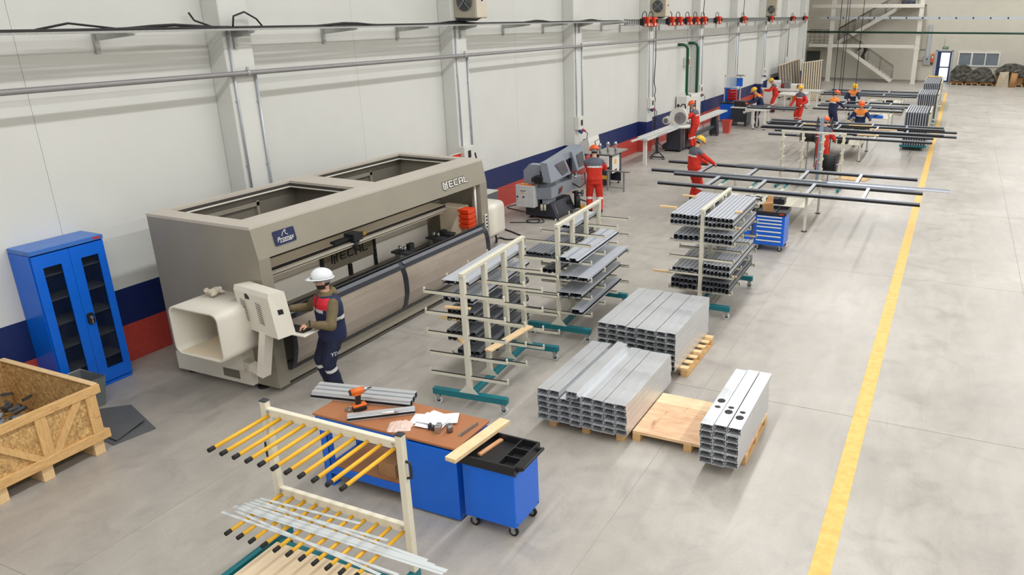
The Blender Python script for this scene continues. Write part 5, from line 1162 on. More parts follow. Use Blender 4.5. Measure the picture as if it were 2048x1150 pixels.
# slatted frames leaning at the far wall and lying stack
slat_m = wood('pale_slat', (190, 176, 150), (214, 202, 178), 5, (9, 9, 1)); slat_dark = mat('dark_backing_panel', (92, 84, 76), .7)
def slats(label, p0, p1, h, n, lean):
    d = Vector((p1[0]-p0[0], p1[1]-p0[1], 0)); w = d.length; t = thing('slatted_frame', label, 'frame', (p0[0], p0[1], 0), math.atan2(d.y, d.x))
    part('backing', MB().add([(0, .03, .02), (w, .03, .02), (w, .03+lean, h), (0, .03+lean, h*.93), (0, .05, .02), (w, .05, .02), (w, .05+lean, h), (0, .05+lean, h*.93)], [(0, 1, 2, 3), (7, 6, 5, 4), (0, 4, 5, 1), (1, 5, 6, 2), (2, 6, 7, 3), (3, 7, 4, 0)]), slat_dark, t)
    for k in range(n):
        x = w*(k+.3)/n; hh = h*(.93+.07*k/n); part('slat', MB().bar((x, .01, .02), (x, .01+lean, hh), .09, .04, (0, 1, 0)), slat_m, t)
    part('top_batten', MB().bar((0, lean+.02, h*.93), (w, lean+.02, h), .05, .06), slat_m, t)
    return t
slats('tall slatted wooden frame leaning on the wall, left of a pair', (.78, 48.6), (1.0, 54.2), 2.05, 8, .25); slats('tall slatted wooden frame standing right of a pair by the far recess', (1.35, 52.0), (2.45, 53.2), 2.05, 9, .05)
t = thing('lying_stack', 'low stack of pale frames lying on the floor before the slats', 'frame', (1.4, 47.8, 0))
for k in range(3): part('layer', MB().box(0, 1.9, .05*k, .1+.05*k, .05+.12*k, .12+.12*k).box(0, 1.9, 1.2, 1.3, .05+.12*k, .12+.12*k).box(0, .1, 0, 1.3, .05+.12*k, .12+.12*k).box(1.8, 1.9, 0, 1.3, .05+.12*k, .12+.12*k).box(.8, .9, 0, 1.3, .05+.12*k, .12+.12*k), slat_m, t)
for x in (.2, 1.5): part('skid', MB().box(x, x+.1, 0, 1.3, 0, .05), pine, t)
# ---------------------------------------------------------------- steel stairs and mezzanine at the end wall
white_steel = mat('white_structural_steel', (216, 212, 202), .5, 0, .03, 2); tread_m = mat('grey_tread_plate', (120, 116, 110), .5, .3); rail_m = mat('grey_handrail', (128, 122, 112), .4, .4)
st = thing('staircase', 'white steel staircase with two flights and landings at the end wall', 'staircase', (0, 62.9, 0))
for x in (1.35, 7.5):
    c = part('column', MB().box(x-.15, x+.15, .0, .04, 0, 6.0).box(x-.15, x+.15, .26, .30, 0, 6.0).box(x-.02, x+.02, .04, .26, 0, 6.0), white_steel, st); part('base_plate', MB().box(x-.2, x+.2, -.05, .35, 0, .03), white_steel, c)
    part('joint_plate', MB().box(x-.2, x+.2, -.02, .32, 2.40, 2.48).box(x-.18, x+.18, -.02, .32, 2.74, 2.78), white_steel, c)
part('landing_beam', MB().bb(-.26, 7.36, .04, .24, 2.48, 2.72, .01), white_steel, st); part('roof_beam', MB().bb(-.24, 7.66, -.05, .24, 5.27, 5.52, .01), white_steel, st)
part('landing_deck', MB().box(-.3, 1.6, .24, 2.3, 2.62, 2.70), tread_m, st); part('upper_deck', MB().box(5.8, 7.7, .24, 2.3, 5.42, 5.5), tread_m, st)
def flight(a, b, y0, y1, n, nm):
    for y in (y0, y1): part(nm+'_stringer', MB().bar((a[0], y, a[1]), (b[0], y, b[1]), .05, .26), white_steel, st)
    for k in range(1, n):
        x = a[0]+(b[0]-a[0])*k/n; z = a[1]+(b[1]-a[1])*k/n; part('tread', MB().box(x-.13, x+.13, y0, y1, z+.0, z+.035), tread_m, st)
    for y in (y0, y1):
        for k in range(5):
            x = a[0]+(b[0]-a[0])*k/4; z = a[1]+(b[1]-a[1])*k/4; part('baluster', MB().cyl((x, y, z), (x, y, z+1.05), .02, 6), rail_m, st)
        for hh, r in ((1.05, .028), (.85, .012), (.66, .012), (.48, .012), (.3, .012)): part('handrail', MB().cyl((a[0], y, a[1]+hh), (b[0], y, b[1]+hh), r, 6), rail_m, st)
flight((2.2, 2.55), (5.95, .12), .35, 1.25, 14, 'lower'); flight((1.65, 2.75), (6.0, 5.35), 1.3, 2.2, 15, 'upper')
for (xa, xb, z) in ((-.25, 1.2, 2.72), (5.9, 7.6, 5.5)):
    for hh, r in ((1.0, .028), (.75, .014), (.5, .014), (.25, .014)): part('landing_rail', MB().cyl((xa, .2, z+hh), (xb, .2, z+hh), r, 6), rail_m, st)
    for k in range(5): part('baluster', MB().cyl((xa+(xb-xa)*k/4, .2, z), (xa+(xb-xa)*k/4, .2, z+1.0), .02, 6), rail_m, st)
part('upper_door', MB().box(5.9, 6.9, 2.25, 2.29, 5.5, 7.5), mat('dark_blue_door', (60, 66, 84), .4), st)
# pipe and cable tray along the end wall
single('end_pipe', MB().cyl((-.45, 62.75, 3.58), (26.8, 62.75, 3.58), .07, 10), mat('dark_green_pipe', (22, 62, 48), .4), 'dark green pipe running level across the end wall and stairs', 'pipe')
t = thing('end_tray', 'galvanised cable tray crossing the end wall above the green pipe', 'cable tray', (0, 62.7, 4.5))
part('channel', MB().box(.35, 26.8, -.04, .06, 0, .16), mat('bright_galvanised', (186, 192, 198), .35, .5), t)
for k in range(24): part('clip', MB().box(1.0+1.1*k, 1.1+1.1*k, -.06, -.04, .02, .14), dark_steel, t)
# doors, window and fittings on the end wall
navy_door = mat('navy_door_paint', (22, 48, 98), .4); glass_day = NT('clear_door_glass'); glass_day.p.inputs['Base Color'].default_value = (1, 1, 1, 1); glass_day.p.inputs['Alpha'].default_value = .12; glass_day.p.inputs['Roughness'].default_value = .05; glass_day = glass_day.m
d = struct('door_1', MB().box(8.80, 8.90, 65.10, 65.24, 0, 2.30).box(9.87, 9.97, 65.10, 65.24, 0, 2.30).box(8.80, 9.97, 65.10, 65.24, 2.24, 2.32), mat('pale_door_frame', (176, 182, 192), .4), 'navy glazed exit door with daylight behind it', 'door')
part('leaf', MB().box(8.90, 9.16, 65.18, 65.23, .02, 2.24).box(9.76, 9.87, 65.18, 65.23, .02, 2.24).box(9.16, 9.76, 65.18, 65.23, 2.14, 2.24).box(9.16, 9.76, 65.18, 65.23, .02, .14).box(9.16, 9.76, 65.18, 65.23, 1.06, 1.14), navy_door, d)
part('push_bar', MB().box(9.05, 9.85, 65.12, 65.17, 1.06, 1.12), black_plastic, d); part('pane', MB().box(9.16, 9.76, 65.20, 65.21, 1.14, 2.14), glass_day, d); part('pane', MB().box(9.16, 9.76, 65.20, 65.21, .14, 1.06), glass_day, d)
w = struct('window_1', MB().box(10.30, 13.14, 65.12, 65.25, 2.14, 2.24).box(10.30, 13.14, 65.12, 65.25, 1.20, 1.30).box(10.30, 10.42, 65.12, 65.25, 1.3, 2.14).box(13.04, 13.14, 65.12, 65.25, 1.3, 2.14).box(11.2, 11.32, 65.12, 65.25, 1.3, 2.14).box(12.14, 12.22, 65.12, 65.25, 1.3, 2.14), white_plastic, 'white framed office window of three panes in the end wall', 'window')
pane_m = mat('grey_office_pane', (112, 122, 130), .12, 0, .12, .8)
for a, b in ((10.42, 11.2), (11.32, 12.14), (12.22, 13.04)): part('pane', MB().box(a, b, 65.18, 65.20, 1.3, 2.14), pane_m, w)
part('recess_back', MB().box(10.30, 13.14, 65.5, 65.52, 1.2, 2.24), slat_dark, w)
d = struct('door_2', MB().box(-.75, .30, 65.14, 65.22, 0, 2.10), mat('dark_grey_door', (74, 78, 78), .5), 'dark grey door in the recess behind the slatted frames', 'door')
part('handle', MB().box(.15, .2, 65.10, 65.14, 1.0, 1.1), zinc, d)
t = thing('exit_sign', 'small green and white exit sign above the glazed door', 'sign', (9.38, 65.155, 2.40))
part('plate', MB().bb(-.2, .2, 0, .04, 0, .17, .005), mat('green_sign', (60, 110, 80), .5), t)
lettering('sign_text', 'EXIT', .15, white_plastic, t, (0, -.003, .085), (PI/2, 0, 0), .001); part('hanger', MB().cyl((-.1, .02, .17), (-.1, .02, .75), .006, 6), rail_m, t)
t = thing('fuse_box', 'grey electrical box below a vertical galvanised duct on the end wall', 'electrical box', (8.2, 65.0, 1.24))
part('box', MB().bb(-.26, .26, 0, .19, 0, .62, .01), mat('grey_fuse_box', (158, 162, 164), .4), t); part('duct', MB().bb(-.12, .12, .03, .17, .62, 2.85, .005), mat('bright_galvanised', (186, 192, 198), .35, .5), t)
part('label', MB().box(-.05, .05, -.004, 0, .36, .48), dark_steel, t); part('pipework', MB().cyl((-.26, .1, .3), (-.75, .1, .3), .02, 6).cyl((-.75, .1, .3), (-.75, .1, 1.1), .02, 6).cyl((-.75, .1, 1.1), (-.2, .1, 1.1), .03, 6), rail_m, t)
t = thing('extinguisher_cabinet', 'orange fire extinguisher case on the end wall beside the door', 'extinguisher', (8.58, 65.02, 1.42))
part('case', MB().bb(-.1, .1, 0, .16, 0, .62, .015), mat('orange_case', (222, 88, 30), .45), t); part('label', MB().box(-.05, .03, -.004, 0, .3, .5), white_plastic, t); part('bracket', MB().box(-.06, .06, 0, .14, -.16, 0), black_plastic, t)
# ---------------------------------------------------------------- tarpaulin covered pallets
tarp_m = mat('dark_tarpaulin', (66, 64, 56), .35, 0, .15, 3, (1, 1, 1), .4); box_m = mat('brown_cardboard', (172, 128, 84), .8)
from mathutils import noise as mnoise
def tarp(label, x0, x1, y0, y1, prof, seed, hem=.3):
    nx, ny = 70, 26; vs = []; off = Vector((seed*13.7, 5.1, 2.3))
    def top(u):
        k = u*(len(prof)-1); i = min(int(k), len(prof)-2); f = k-i; return prof[i]*(1-f)+prof[i+1]*f
    for i in range(nx):
        for j in range(ny):
            u = i/(nx-1); v = j/(ny-1); x = x0+(x1-x0)*u; h = top(u)
            if v < .55: q = v/.55; z = hem+(h-hem)*(1-(1-q)**1.6); y = y0+.30*q*q
            else: q = (v-.55)/.45; z = h-.12*q*q; y = y0+.30+(y1-y0-.30)*q
            p = Vector((x*1.1, y*1.1, z*1.4))+off
            r = abs(mnoise.noise(p*1.7)); r2 = abs(mnoise.noise(p*4.1+Vector((7, 3, 1)))); w = .25+.75*min(1, v/.2)
            z += (.10*r-.06*r2)*w+.03*mnoise.noise(p*.8); y -= .26*(r-.2)*(1-max(0, v-.45))+.10*r2; x += .08*mnoise.noise(p*2.2+Vector((1, 9, 4)))
            vs.append((x, y, max(z, .17)))
    fs = [(i*ny+j, (i+1)*ny+j, (i+1)*ny+j+1, i*ny+j+1) for i in range(nx-1) for j in range(ny-1)]
    o = single('tarpaulin', MB().add(vs, fs, False), tarp_m, label, 'tarpaulin')
    s = o.modifiers.new('thickness', 'SOLIDIFY'); s.thickness = .012
    return o
tarp('dark crumpled tarpaulin over the pallets left of the pair below the window', 10.0, 12.95, 63.2, 64.9, [.9, 1.32, 1.36, 1.3, .98, 1.2, 1.24, 1.1, .55], 1, .28); tarp('dark tarpaulin draped over boxes at the right edge of the end wall', 12.9, 16.5, 63.0, 64.9, [1.0, 1.5, 1.55, 1.42, 1.2, 1.1, 1.0], 2, .75)
for k, x in enumerate((10.05, 11.05, 12.0, 13.0, 13.9, 15.0)):
    nm = ['first', 'second', 'third', 'fourth', 'fifth', 'sixth'][k]; pallet('wooden pallet under the tarpaulin goods at the end wall, %s from the door' % nm, (x, 63.4, 0), .9, 1.2)
    single('goods_box', MB().bb(.04, .84, .03, 1.1, .133, (.80, .80, .45, .70, .62, .62)[k], .01), box_m, 'brown goods box on the %s pallet from the door at the end wall' % nm, 'box', (x, 63.4, 0))
random.seed(8); m = MB()
m.add([(-.4, -.1, 0), (.4, -.12, 0), (.35, .2, 0), (-.35, .2, 0), (-.25, .0, 1.0), (.3, -.02, 1.05), (.25, .2, 1.0), (-.2, .2, .95), (0, -.2, .5), (.0, -.22, .0)], [(0, 9, 8, 4), (9, 1, 5, 8), (4, 8, 5), (1, 2, 6, 5), (2, 3, 7, 6), (3, 0, 4, 7), (4, 5, 6, 7)])
single('sack', m, mat('pale_sack', (176, 164, 142), .8, 0, .12, 6, bump=.5), 'pale crumpled sack leaning before the boxes at the end wall', 'sack', (13.45, 62.72, 0)); single('cardboard_roll', MB().cyl((0, 0, 0), (.1, 0, .95), .22, 16), box_m, 'upright brown cardboard roll beside the pale sack', 'roll', (14.05, 62.7, 0))
# hanging hoses over the tables
for k, (x, y, z0) in enumerate(((6.1, 32.6, 1.75), (5.85, 36.2, 1.6), (6.05, 35.4, 1.6), (6.45, 36.8, 1.6))): single('hanging_hose', MB().cyl((x, y, z0), (x, y, 10.4), .014, 6), cable_black, 'thin black hose hanging over the frame tables, %s from the left' % ['first', 'second', 'third', 'fourth'][k], 'hose')
for k, y in enumerate((32.25, 38.75)): single('feed_cable', MB().cyl((.7, y, 4.75), (.78, y+.5, 10.4), .016, 6), cable_black, 'slanting black cable rising from a red box, %s' % ['left one', 'right one'][k], 'cable')
# ---------------------------------------------------------------- people
import numpy as np
skin_m = mat('skin', (206, 158, 130), .55, 0, .05, 10); hair_m = mat('dark_hair', (40, 32, 28), .7, 0, .15, 30); boot_m = mat('black_boots', (34, 32, 32), .5, 0, .1)
CL = dict(red=mat('red_workwear', (206, 44, 26), .75, 0, .07, 9, bump=.25), grey=mat('grey_workwear_yoke', (92, 94, 106), .75, 0, .06, 9), navy=mat('navy_workwear', (26, 36, 72), .75, 0, .1, 9, bump=.25), orange=mat('orange_workwear_yoke', (240, 140, 62), .75, 0, .06, 9),
          olive=mat('olive_hoodie', (112, 98, 70), .85, 0, .08, 12, bump=.3), white=mat('reflective_tape', (222, 222, 220), .4, .1, .04), trouser=mat('dark_navy_trousers', (20, 27, 56), .8, 0, .1, 9, bump=.25), black=mat('black_clothes', (34, 34, 38), .8), glove=mat('orange_glove', (226, 116, 48), .7), crimson=mat('crimson_vest_yoke', (204, 32, 48), .7))
HC = dict(white=mat('white_helmet_shell', (232, 236, 240), .25, 0, .01), orange=mat('orange_helmet_shell', (236, 96, 34), .3, 0, .02), yellow=mat('yellow_helmet_shell', (232, 184, 44), .3, 0, .02), black=mat('black_helmet_shell', (40, 40, 44), .4))
def capsule(mb, p0, p1, r0, r1, n=10):
    mb.cyl(p0, p1, r0, n, r1); mb.ball(tuple(p0), r0, n, 6); mb.ball(tuple(p1), r1, n, 6)
def loft(rings, n=18):
    vs = []; fs = []
    for c, ax, ay, rx, ry in rings:
        for j in range(n):
            t = 2*PI*j/n; vs.append(Vector(c)+Vector(ax)*(rx*math.copysign(abs(math.cos(t))**.85, math.cos(t)))+Vector(ay)*(ry*math.copysign(abs(math.sin(t))**.85, math.sin(t))))
    k = len(rings)
    for i in range(k-1):
        for j in range(n):
            j2 = (j+1) % n; fs.append((i*n+j, i*n+j2, (i+1)*n+j2, (i+1)*n+j))
    fs.append(tuple(reversed(range(n)))); fs.append(tuple((k-1)*n+j for j in range(n)))
    return MB().add(vs, fs, True)
def ik(S, T, a, b, pole):
    S, T = Vector(S), Vector(T); d = T-S; L = min(d.length, (a+b)*.999); d = d.normalized()
    x = (a*a-b*b+L*L)/(2*L); h = math.sqrt(max(0, a*a-x*x)); p = Vector(pole); p = p-d*p.dot(d)
    p = p.normalized() if p.length > 1e-5 else d.orthogonal().normalized()
    return S+d*x+p*h, S+d*L
def remesh(mb, voxel, smooth=2):
    me = mb.data('tmp', skin_m); o = bpy.data.objects.new('tmp', me); COL.objects.link(o)
    r = o.modifiers.new('r', 'REMESH'); r.mode = 'VOXEL'; r.voxel_size = voxel; r.use_smooth_shade = True
    dg = bpy.context.evaluated_depsgraph_get(); ne = bpy.data.meshes.new_from_object(o.evaluated_get(dg))
    bpy.data.objects.remove(o); bpy.data.meshes.remove(me)
    bm = bmesh.new(); bm.from_mesh(ne)
    for _ in range(smooth): bmesh.ops.smooth_vert(bm, verts=bm.verts, factor=.5, use_axis_x=True, use_axis_y=True, use_axis_z=True)
    for f in bm.faces: f.smooth = True
    bm.to_mesh(ne); bm.free(); ne.materials.clear()
    return ne
def wrap(o, target):
    s = o.modifiers.new('cling', 'SHRINKWRAP'); s.target = target; s.wrap_method = 'NEAREST_SURFACEPOINT'; s.wrap_mode = 'ABOVE_SURFACE'; s.offset = .006
def person(label, loc, face, outfit, helmet, hands, lean=0.0, height=1.0, head_pitch=.15, head_turn=0.0, voxel=.011, feet=((-.13, .03), (.13, -.03)), glove=False, beard=False, z0=0.0, vest=False):
    rz = math.atan2(face[1], face[0])-PI/2
    inv = (Matrix.Translation((loc[0], loc[1], z0)) @ Matrix.Rotation(rz, 4, 'Z') @ Matrix.Scale(height, 4)).inverted()
    hl = [inv @ Vector(h) for h in hands]            # (left, right) palm targets in the body frame
    base_y = -.16*math.sin(lean); N = 40; sp = []; y, z = base_y, .93
    def th(s): return lean*max(0, min(1, s/.25))
    s = -.12; pts = {}
    y0_, z0_ = base_y, .93
    def spine(s):
        yy, zz = y0_, z0_
        if s <= 0: return Vector((0, yy, zz+s)), 0.0
        k = 24; ds = s/k
        for i in range(k):
            a = th((i+.5)*ds); yy += math.sin(a)*ds; zz += math.cos(a)*ds
        return Vector((0, yy, zz)), th(s)
    def ring(s, rx, ry):
        c, a = spine(s); return (c, (1, 0, 0), (0, math.cos(a), -math.sin(a)), rx, ry)
    mb = MB(); segs = []
    def seg(lab, p0, p1, r0, r1=None, draw=True):
        r1 = r0 if r1 is None else r1; p0, p1 = Vector(p0), Vector(p1)
        if draw: capsule(mb, p0, p1, r0, r1)
        segs.append((lab, p0, p1, (r0+r1)/2))
    body = [(-.12, .176, .136), (-.045, .182, .144), (-.005, .204, .162), (.08, .192, .150), (.20, .198, .150), (.32, .215, .152), (.40, .215, .140), (.455, .185, .115), (.495, .11, .085), (.53, .064, .064)]
    mb.merge(loft([ring(*b) for b in body]))
    for a, b in zip(body[:-1], body[1:]):
        segs.append(('torso%.3f' % ((a[0]+b[0])/2), spine(a[0])[0], spine(b[0])[0], min(.15, (a[1]+a[2]+b[1]+b[2])/4)))
    nb, na = spine(.52); hp = na*.75+head_pitch
    up = Vector((0, math.sin(hp), math.cos(hp))); 
    seg('neck', nb-Vector((0, .0, .03)), nb+up*.08, .060, .057)
    Hc = nb+up*.150+Vector((0, math.cos(hp), -math.sin(hp)))*.018
    Rh = Matrix.Rotation(-hp, 4, 'X') @ Matrix.Rotation(head_turn, 4, 'Z'); Hm = Matrix.Translation(Hc) @ Rh
    hd = MB(); hd.ball((0, -.008, .02), (.077, .096, .10), 16, 10).ball((0, .018, -.045), (.060, .068, .072), 14, 8).ball((0, .062, -.088), (.028, .022, .024), 10, 6)
    hd.cyl((0, .085, .03), (0, .104, -.012), .008, 8, .014).ball((0, .104, -.014), (.015, .012, .011), 8, 6).ball((0, .080, .037), (.05, .016, .012), 10, 6).ball((0, .083, -.052), (.024, .012, .012), 8, 6)
    for sx in (-1, 1): hd.ball((sx*.078, -.006, -.002), (.010, .022, .032), 8, 6)
    mb.merge(hd.xf(Hm)); segs.append(('head', Hc-Rh.to_3x3() @ Vector((0, 0, .06)), Hc+Rh.to_3x3() @ Vector((0, 0, .06)), .085))
    ar = .076 if outfit != 'operator' else .074
    watch = None
    for k, sx in enumerate((-1, 1)):
        c, a = spine(.405); S = c+Vector((sx*.188, 0, 0)); (capsule(mb, spine(.465)[0]+Vector((sx*.07, 0, 0)), S+Vector((sx*.01, 0, .004)), .072, .070) if not vest else None); T = hl[k]; d0 = (T-S).normalized(); Wt = T-d0*.075
        E, Wr = ik(S, Wt, .30, .265, (sx*.7, -.55, -.65))
        seg('uarm', S, E, ar, .066); seg('farm', E, Wr, .064, .047)
        d = (Wr-E).normalized(); d = (d*.6+(T-Wr).normalized()*.4).normalized(); dn = Vector((0, 0, -1)); dn = dn-d*dn.dot(d)
        dn = dn.normalized() if dn.length > .05 else Vector((0, 1, 0)); lt = d.cross(dn).normalized()
        for o_ in (-.024, 0, .024): seg('hand', Wr+lt*o_*.6, Wr+d*.085+lt*o_, .019, .0165)
        for i, (o_, l) in enumerate(((-.034, .058), (-.0115, .072), (.0115, .068), (.034, .052))):
            b0 = Wr+d*.085+lt*o_; b1 = b0+(d*.85+dn*.5).normalized()*l*.55; b2 = b1+(d*.35+dn*.95).normalized()*l*.5
            seg('hand', b0, b1, .0105, .0100); seg('hand', b1, b2, .0100, .0092)
        tb_ = Wr+d*.028+lt*(-sx*.026); t1 = tb_+(d*.6+lt*(-sx)*.7+dn*.25).normalized()*.042; t2 = t1+(d*.85+dn*.5).normalized()*.032
        seg('hand', tb_, t1, .0125, .0115); seg('hand', t1, t2, .0112, .0100)
        if k == 0: watch = (Wr-d*.012, d)
    for k, sx in enumerate((-1, 1)):
        Hp = Vector((sx*.092, base_y, .88)); A = Vector((feet[k][0], feet[k][1], .095))
        K, A2 = ik(Hp, A, .42, .405, (sx*.15, 1, 0))
        seg('thigh', Hp, K, .112, .092); seg('shin', K, A2+Vector((0, 0, .01)), .090, .080)
        seg('foot', A2+Vector((0, -.03, -.045)), A2+Vector((sx*.02, .13, -.055)), .047, .04)
        mb.box(A2.x-.045, A2.x+.045, A2.y-.07, A2.y+.15, 0, .03)
    me = remesh(mb, voxel)
    names = ['skin', 'hair', 'main', 'yoke', 'tape', 'pants', 'boot', 'sleeve', 'hand']
    main, yoke = {'red': ('red', 'grey'), 'navy': ('navy', 'orange'), 'operator': ('olive', 'olive'), 'dark': ('black', 'black')}[outfit]
    pants = {'red': 'red', 'navy': 'navy', 'operator': 'trouser', 'dark': 'black'}[outfit]
    for m_ in (skin_m, hair_m, CL[main], CL[yoke], CL['white'] if outfit != 'dark' else CL['black'], CL[pants], boot_m, CL[main], CL['glove'] if glove else skin_m): me.materials.append(m_)
    n = len(me.polygons); C = np.empty(n*3); me.polygons.foreach_get('center', C); C = C.reshape(n, 3)
    P0 = np.array([s_[1] for s_ in segs]); P1 = np.array([s_[2] for s_ in segs]); R_ = np.array([s_[3] for s_ in segs]); best = np.full(n, 1e9); bi = np.zeros(n, int); bt = np.zeros(n)
    for i in range(len(segs)):
        D = P1[i]-P0[i]; tt = np.clip(((C-P0[i])@D)/max(1e-9, D@D), 0, 1); dist = np.linalg.norm(C-(P0[i]+tt[:, None]*D), axis=1)-R_[i]*(1.0 if not segs[i][0].startswith('torso') else .95)
        m_ = dist < best; best[m_] = dist[m_]; bi[m_] = i; bt[m_] = tt[m_]
    Hi = np.array(Hm.inverted()); mi = np.zeros(n, int); hdv = C@Hi[:3, :3].T+Hi[:3, 3]
    cs = np.array([spine(v)[0] for v in np.linspace(-.12, .56, 35)]); ss = np.linspace(-.12, .56, 35)
    tor = np.array([spine(v)[1] for v in ss]); upv = np.stack([np.zeros(35), np.sin(tor), np.cos(tor)], 1)
    for i in range(n):
        lab = segs[bi[i]][0]; t_ = bt[i]
        if lab == 'head' or (lab == 'neck' and hdv[i][2] > -.13):
            x, y_, z_ = hdv[i]
            hair = (z_ > -.055 and y_ < -.025 and abs(x) < .074) or (z_ > .03 and y_ < .02 and abs(x) < .076) or z_ > .095 or (beard and ((z_ < -.038 and y_ > -.03 and not (z_ > -.062 and abs(x) < .018)) and z_ > -.125))
            mi[i] = 1 if hair else 0
        elif lab == 'neck': mi[i] = 2 if hdv[i][2] < -.145 else 0
        elif lab.startswith('torso') or (lab == 'uarm' and t_ < .12):
            k = int(np.argmin(((C[i]-cs)*upv).sum(1)**2+.02*((C[i]-cs)**2).sum(1))); sv = ss[k]+float((C[i]-cs[k])@upv[k])
            if sv < .0 and lab.startswith('torso'): mi[i] = 5
            elif sv > .325: mi[i] = 3
            elif sv > .285: mi[i] = 4
            else: mi[i] = 2
            if lab == 'uarm': mi[i] = 3 if outfit in ('red', 'navy') and sv > .36 else 7
            if sv > .535: mi[i] = 0
        elif lab in ('uarm', 'farm'): mi[i] = 7
        elif lab == 'hand': mi[i] = 8
        elif lab == 'thigh': mi[i] = 5
        elif lab == 'shin': mi[i] = 4 if .14 < t_ < .27 else (5 if t_ < .93 else 6)
        else: mi[i] = 6
    if outfit == 'operator': mi[mi == 3] = 2; mi[(mi == 4) & (C[:, 2] > .7)] = 2
    cloth = set()
    for i, p_ in enumerate(me.polygons):
        if mi[i] in (2, 3, 4, 5, 7): cloth.update(p_.vertices)
    nv = len(me.vertices); co = np.empty(nv*3); me.vertices.foreach_get('co', co); co = co.reshape(nv, 3); nr = np.empty(nv*3); me.vertices.foreach_get('normal', nr); nr = nr.reshape(nv, 3)
    for i in cloth:
        k = Vector((co[i][0]+loc[0], co[i][1]+loc[1], co[i][2])); co[i] += nr[i]*(.010*mnoise.noise(k*7.5)+.006*mnoise.noise(Vector((k.x*16, k.y*16, k.z*9))))
    me.vertices.foreach_set('co', co.ravel()); me.update()
    me.polygons.foreach_set('material_index', mi.tolist()); me.name = 'person'
    o = ob('person', me, None, (loc[0], loc[1], z0), (0, 0, rz)); o.scale = (height,)*3; tag(o, label, 'person', 'workers in the hall')
    def hpart(name, m_, mm, parent=None):
        q = part(name, m_.xf(Hm), mm, parent or o); return q
    for sx in (-1, 1): hpart('eye', MB().ball((sx*.029, .0835, .014), (.010, .006, .006), 8, 6), mat('eye_dark', (44, 34, 30), .3))
    hpart('mouth', MB().ball((0, .0945, -.060), (.020, .004, .004), 8, 4), mat('lips', (150, 92, 84), .5))
    a0 = .118; b0 = .142; hz = .056; dome = []
    prof = [(1, 0), (.995, .2), (.96, .42), (.88, .62), (.74, .79), (.52, .92), (.27, .985), (.02, 1)]
    d = MB().rev([(r, zz*.115) for r, zz in prof], 24, (0, 0, hz), a0, b0); k = len(d.v); d.f.append(list(range(24))[::-1]); d.sm.append(False)
    hm_ = hpart('helmet', d, HC[helmet])
    vs = []; fs = []; n_ = 28
    for j in range(n_):
        t_ = 2*PI*j/n_; pk = max(0, math.sin(t_))**2.2*.055+.016
        for rr, zz in ((.97, .004), (.97, -.003)): vs.append((a0*rr*math.cos(t_), b0*rr*math.sin(t_), hz+zz))
        for zz in (-.004, -.009): vs.append(((a0+pk*.6)*math.cos(t_), (b0+pk)*math.sin(t_), hz+zz-.10*max(0, math.sin(t_))**3*pk))
    for j in range(n_):
        a_, b_ = j*4, ((j+1) % n_)*4; fs += [(a_, a_+2, b_+2, b_), (a_+3, a_+1, b_+1, b_+3), (a_+2, a_+3, b_+3, b_+2), (a_, b_, b_+1, a_+1)]
    hpart('brim', MB().add(vs, fs, True), HC[helmet], hm_)
    hpart('ridge', MB().tube([(0, b0*.95*math.cos(PI*i/10), hz+.004+.118*math.sin(PI*i/10)) for i in range(1, 10)], .012, 6), HC[helmet], hm_)
    hpart('headband', MB().rev([(.086, -.035), (.088, .0), (.1, .045)], 20, (0, -.006, .03), .92, 1.12), mat('grey_headband', (150, 152, 156), .6), hm_)
    if vest:
        vb = [(-.13, .205, .168), (-.02, .212, .174), (.08, .206, .168), (.20, .216, .170), (.32, .230, .172), (.40, .226, .158), (.455, .180, .130), (.49, .125, .102)]
        vm = remesh(loft([ring(*b) for b in vb], 26), .009, 2)
        for m_ in (CL['navy'], CL['crimson'], CL['white']): vm.materials.append(m_)
        nn = len(vm.polygons); VC = np.empty(nn*3); vm.polygons.foreach_get('center', VC); VC = VC.reshape(nn, 3); vi = []
        for i in range(nn):
            k = int(np.argmin(((VC[i]-cs)**2).sum(1))); sv = ss[k]+float((VC[i]-cs[k])@upv[k]); fr = VC[i][1]-cs[k][1]
            front = fr > .02; zip_ = abs(VC[i][0]) < .012 and front
            vi.append(0 if zip_ else (1 if sv > .335 and front and sv < .475 else (2 if .285 < sv <= .335 and (front and abs(VC[i][0]) < .15) else (2 if .16 < sv < .21 and VC[i][0] < -.12 and fr < .02 else 0))))
        vm.polygons.foreach_set('material_index', vi); q = ob('vest', vm, o); q['label'] = 'navy padded vest with red shoulders and white tape'
        hood = MB(); c, a = spine(.50); ax = Vector((0, math.cos(a), -math.sin(a)))
        hood.tube([c+Vector((.085*math.cos(t_), 0, 0))+ax*(.085*math.sin(t_))+Vector((0, 0, .0-.025*math.sin(t_))) for t_ in [2*PI*j/16 for j in range(16)]], .028, 8, True); hood.ball(tuple(c+Vector((0, -.09, .0))), (.09, .055, .07), 12, 8)
        part('hood', hood, CL['olive'], o)
        wp, wd = watch; part('watch', MB().cyl(wp-wd*.012, wp+wd*.012, .05, 14), black_plastic, o)
        wrap(lettering('trouser_text', 'YDA', .075, CL['white'], o, (-.22, .055, .64), (PI/2, 0, -PI/2), 0, 1.1), o); lettering('helmet_text', 'YDA', .032, CL['black'], hm_, (0, 0, 0), (0, 0, 0), .001).matrix_local = Hm @ Matrix.Translation((-.045, .130, .068)) @ Matrix.Rotation(.35, 4, 'Z') @ Matrix.Rotation(PI/2-.35, 4, 'X') @ Matrix.Rotation(PI, 4, 'Y')
        wrap(lettering('vest_text', 'YDA', .05, CL['black'], o, (-.235, -.03, 1.10), (PI/2, 0, -PI/2), 0), q)
    return o
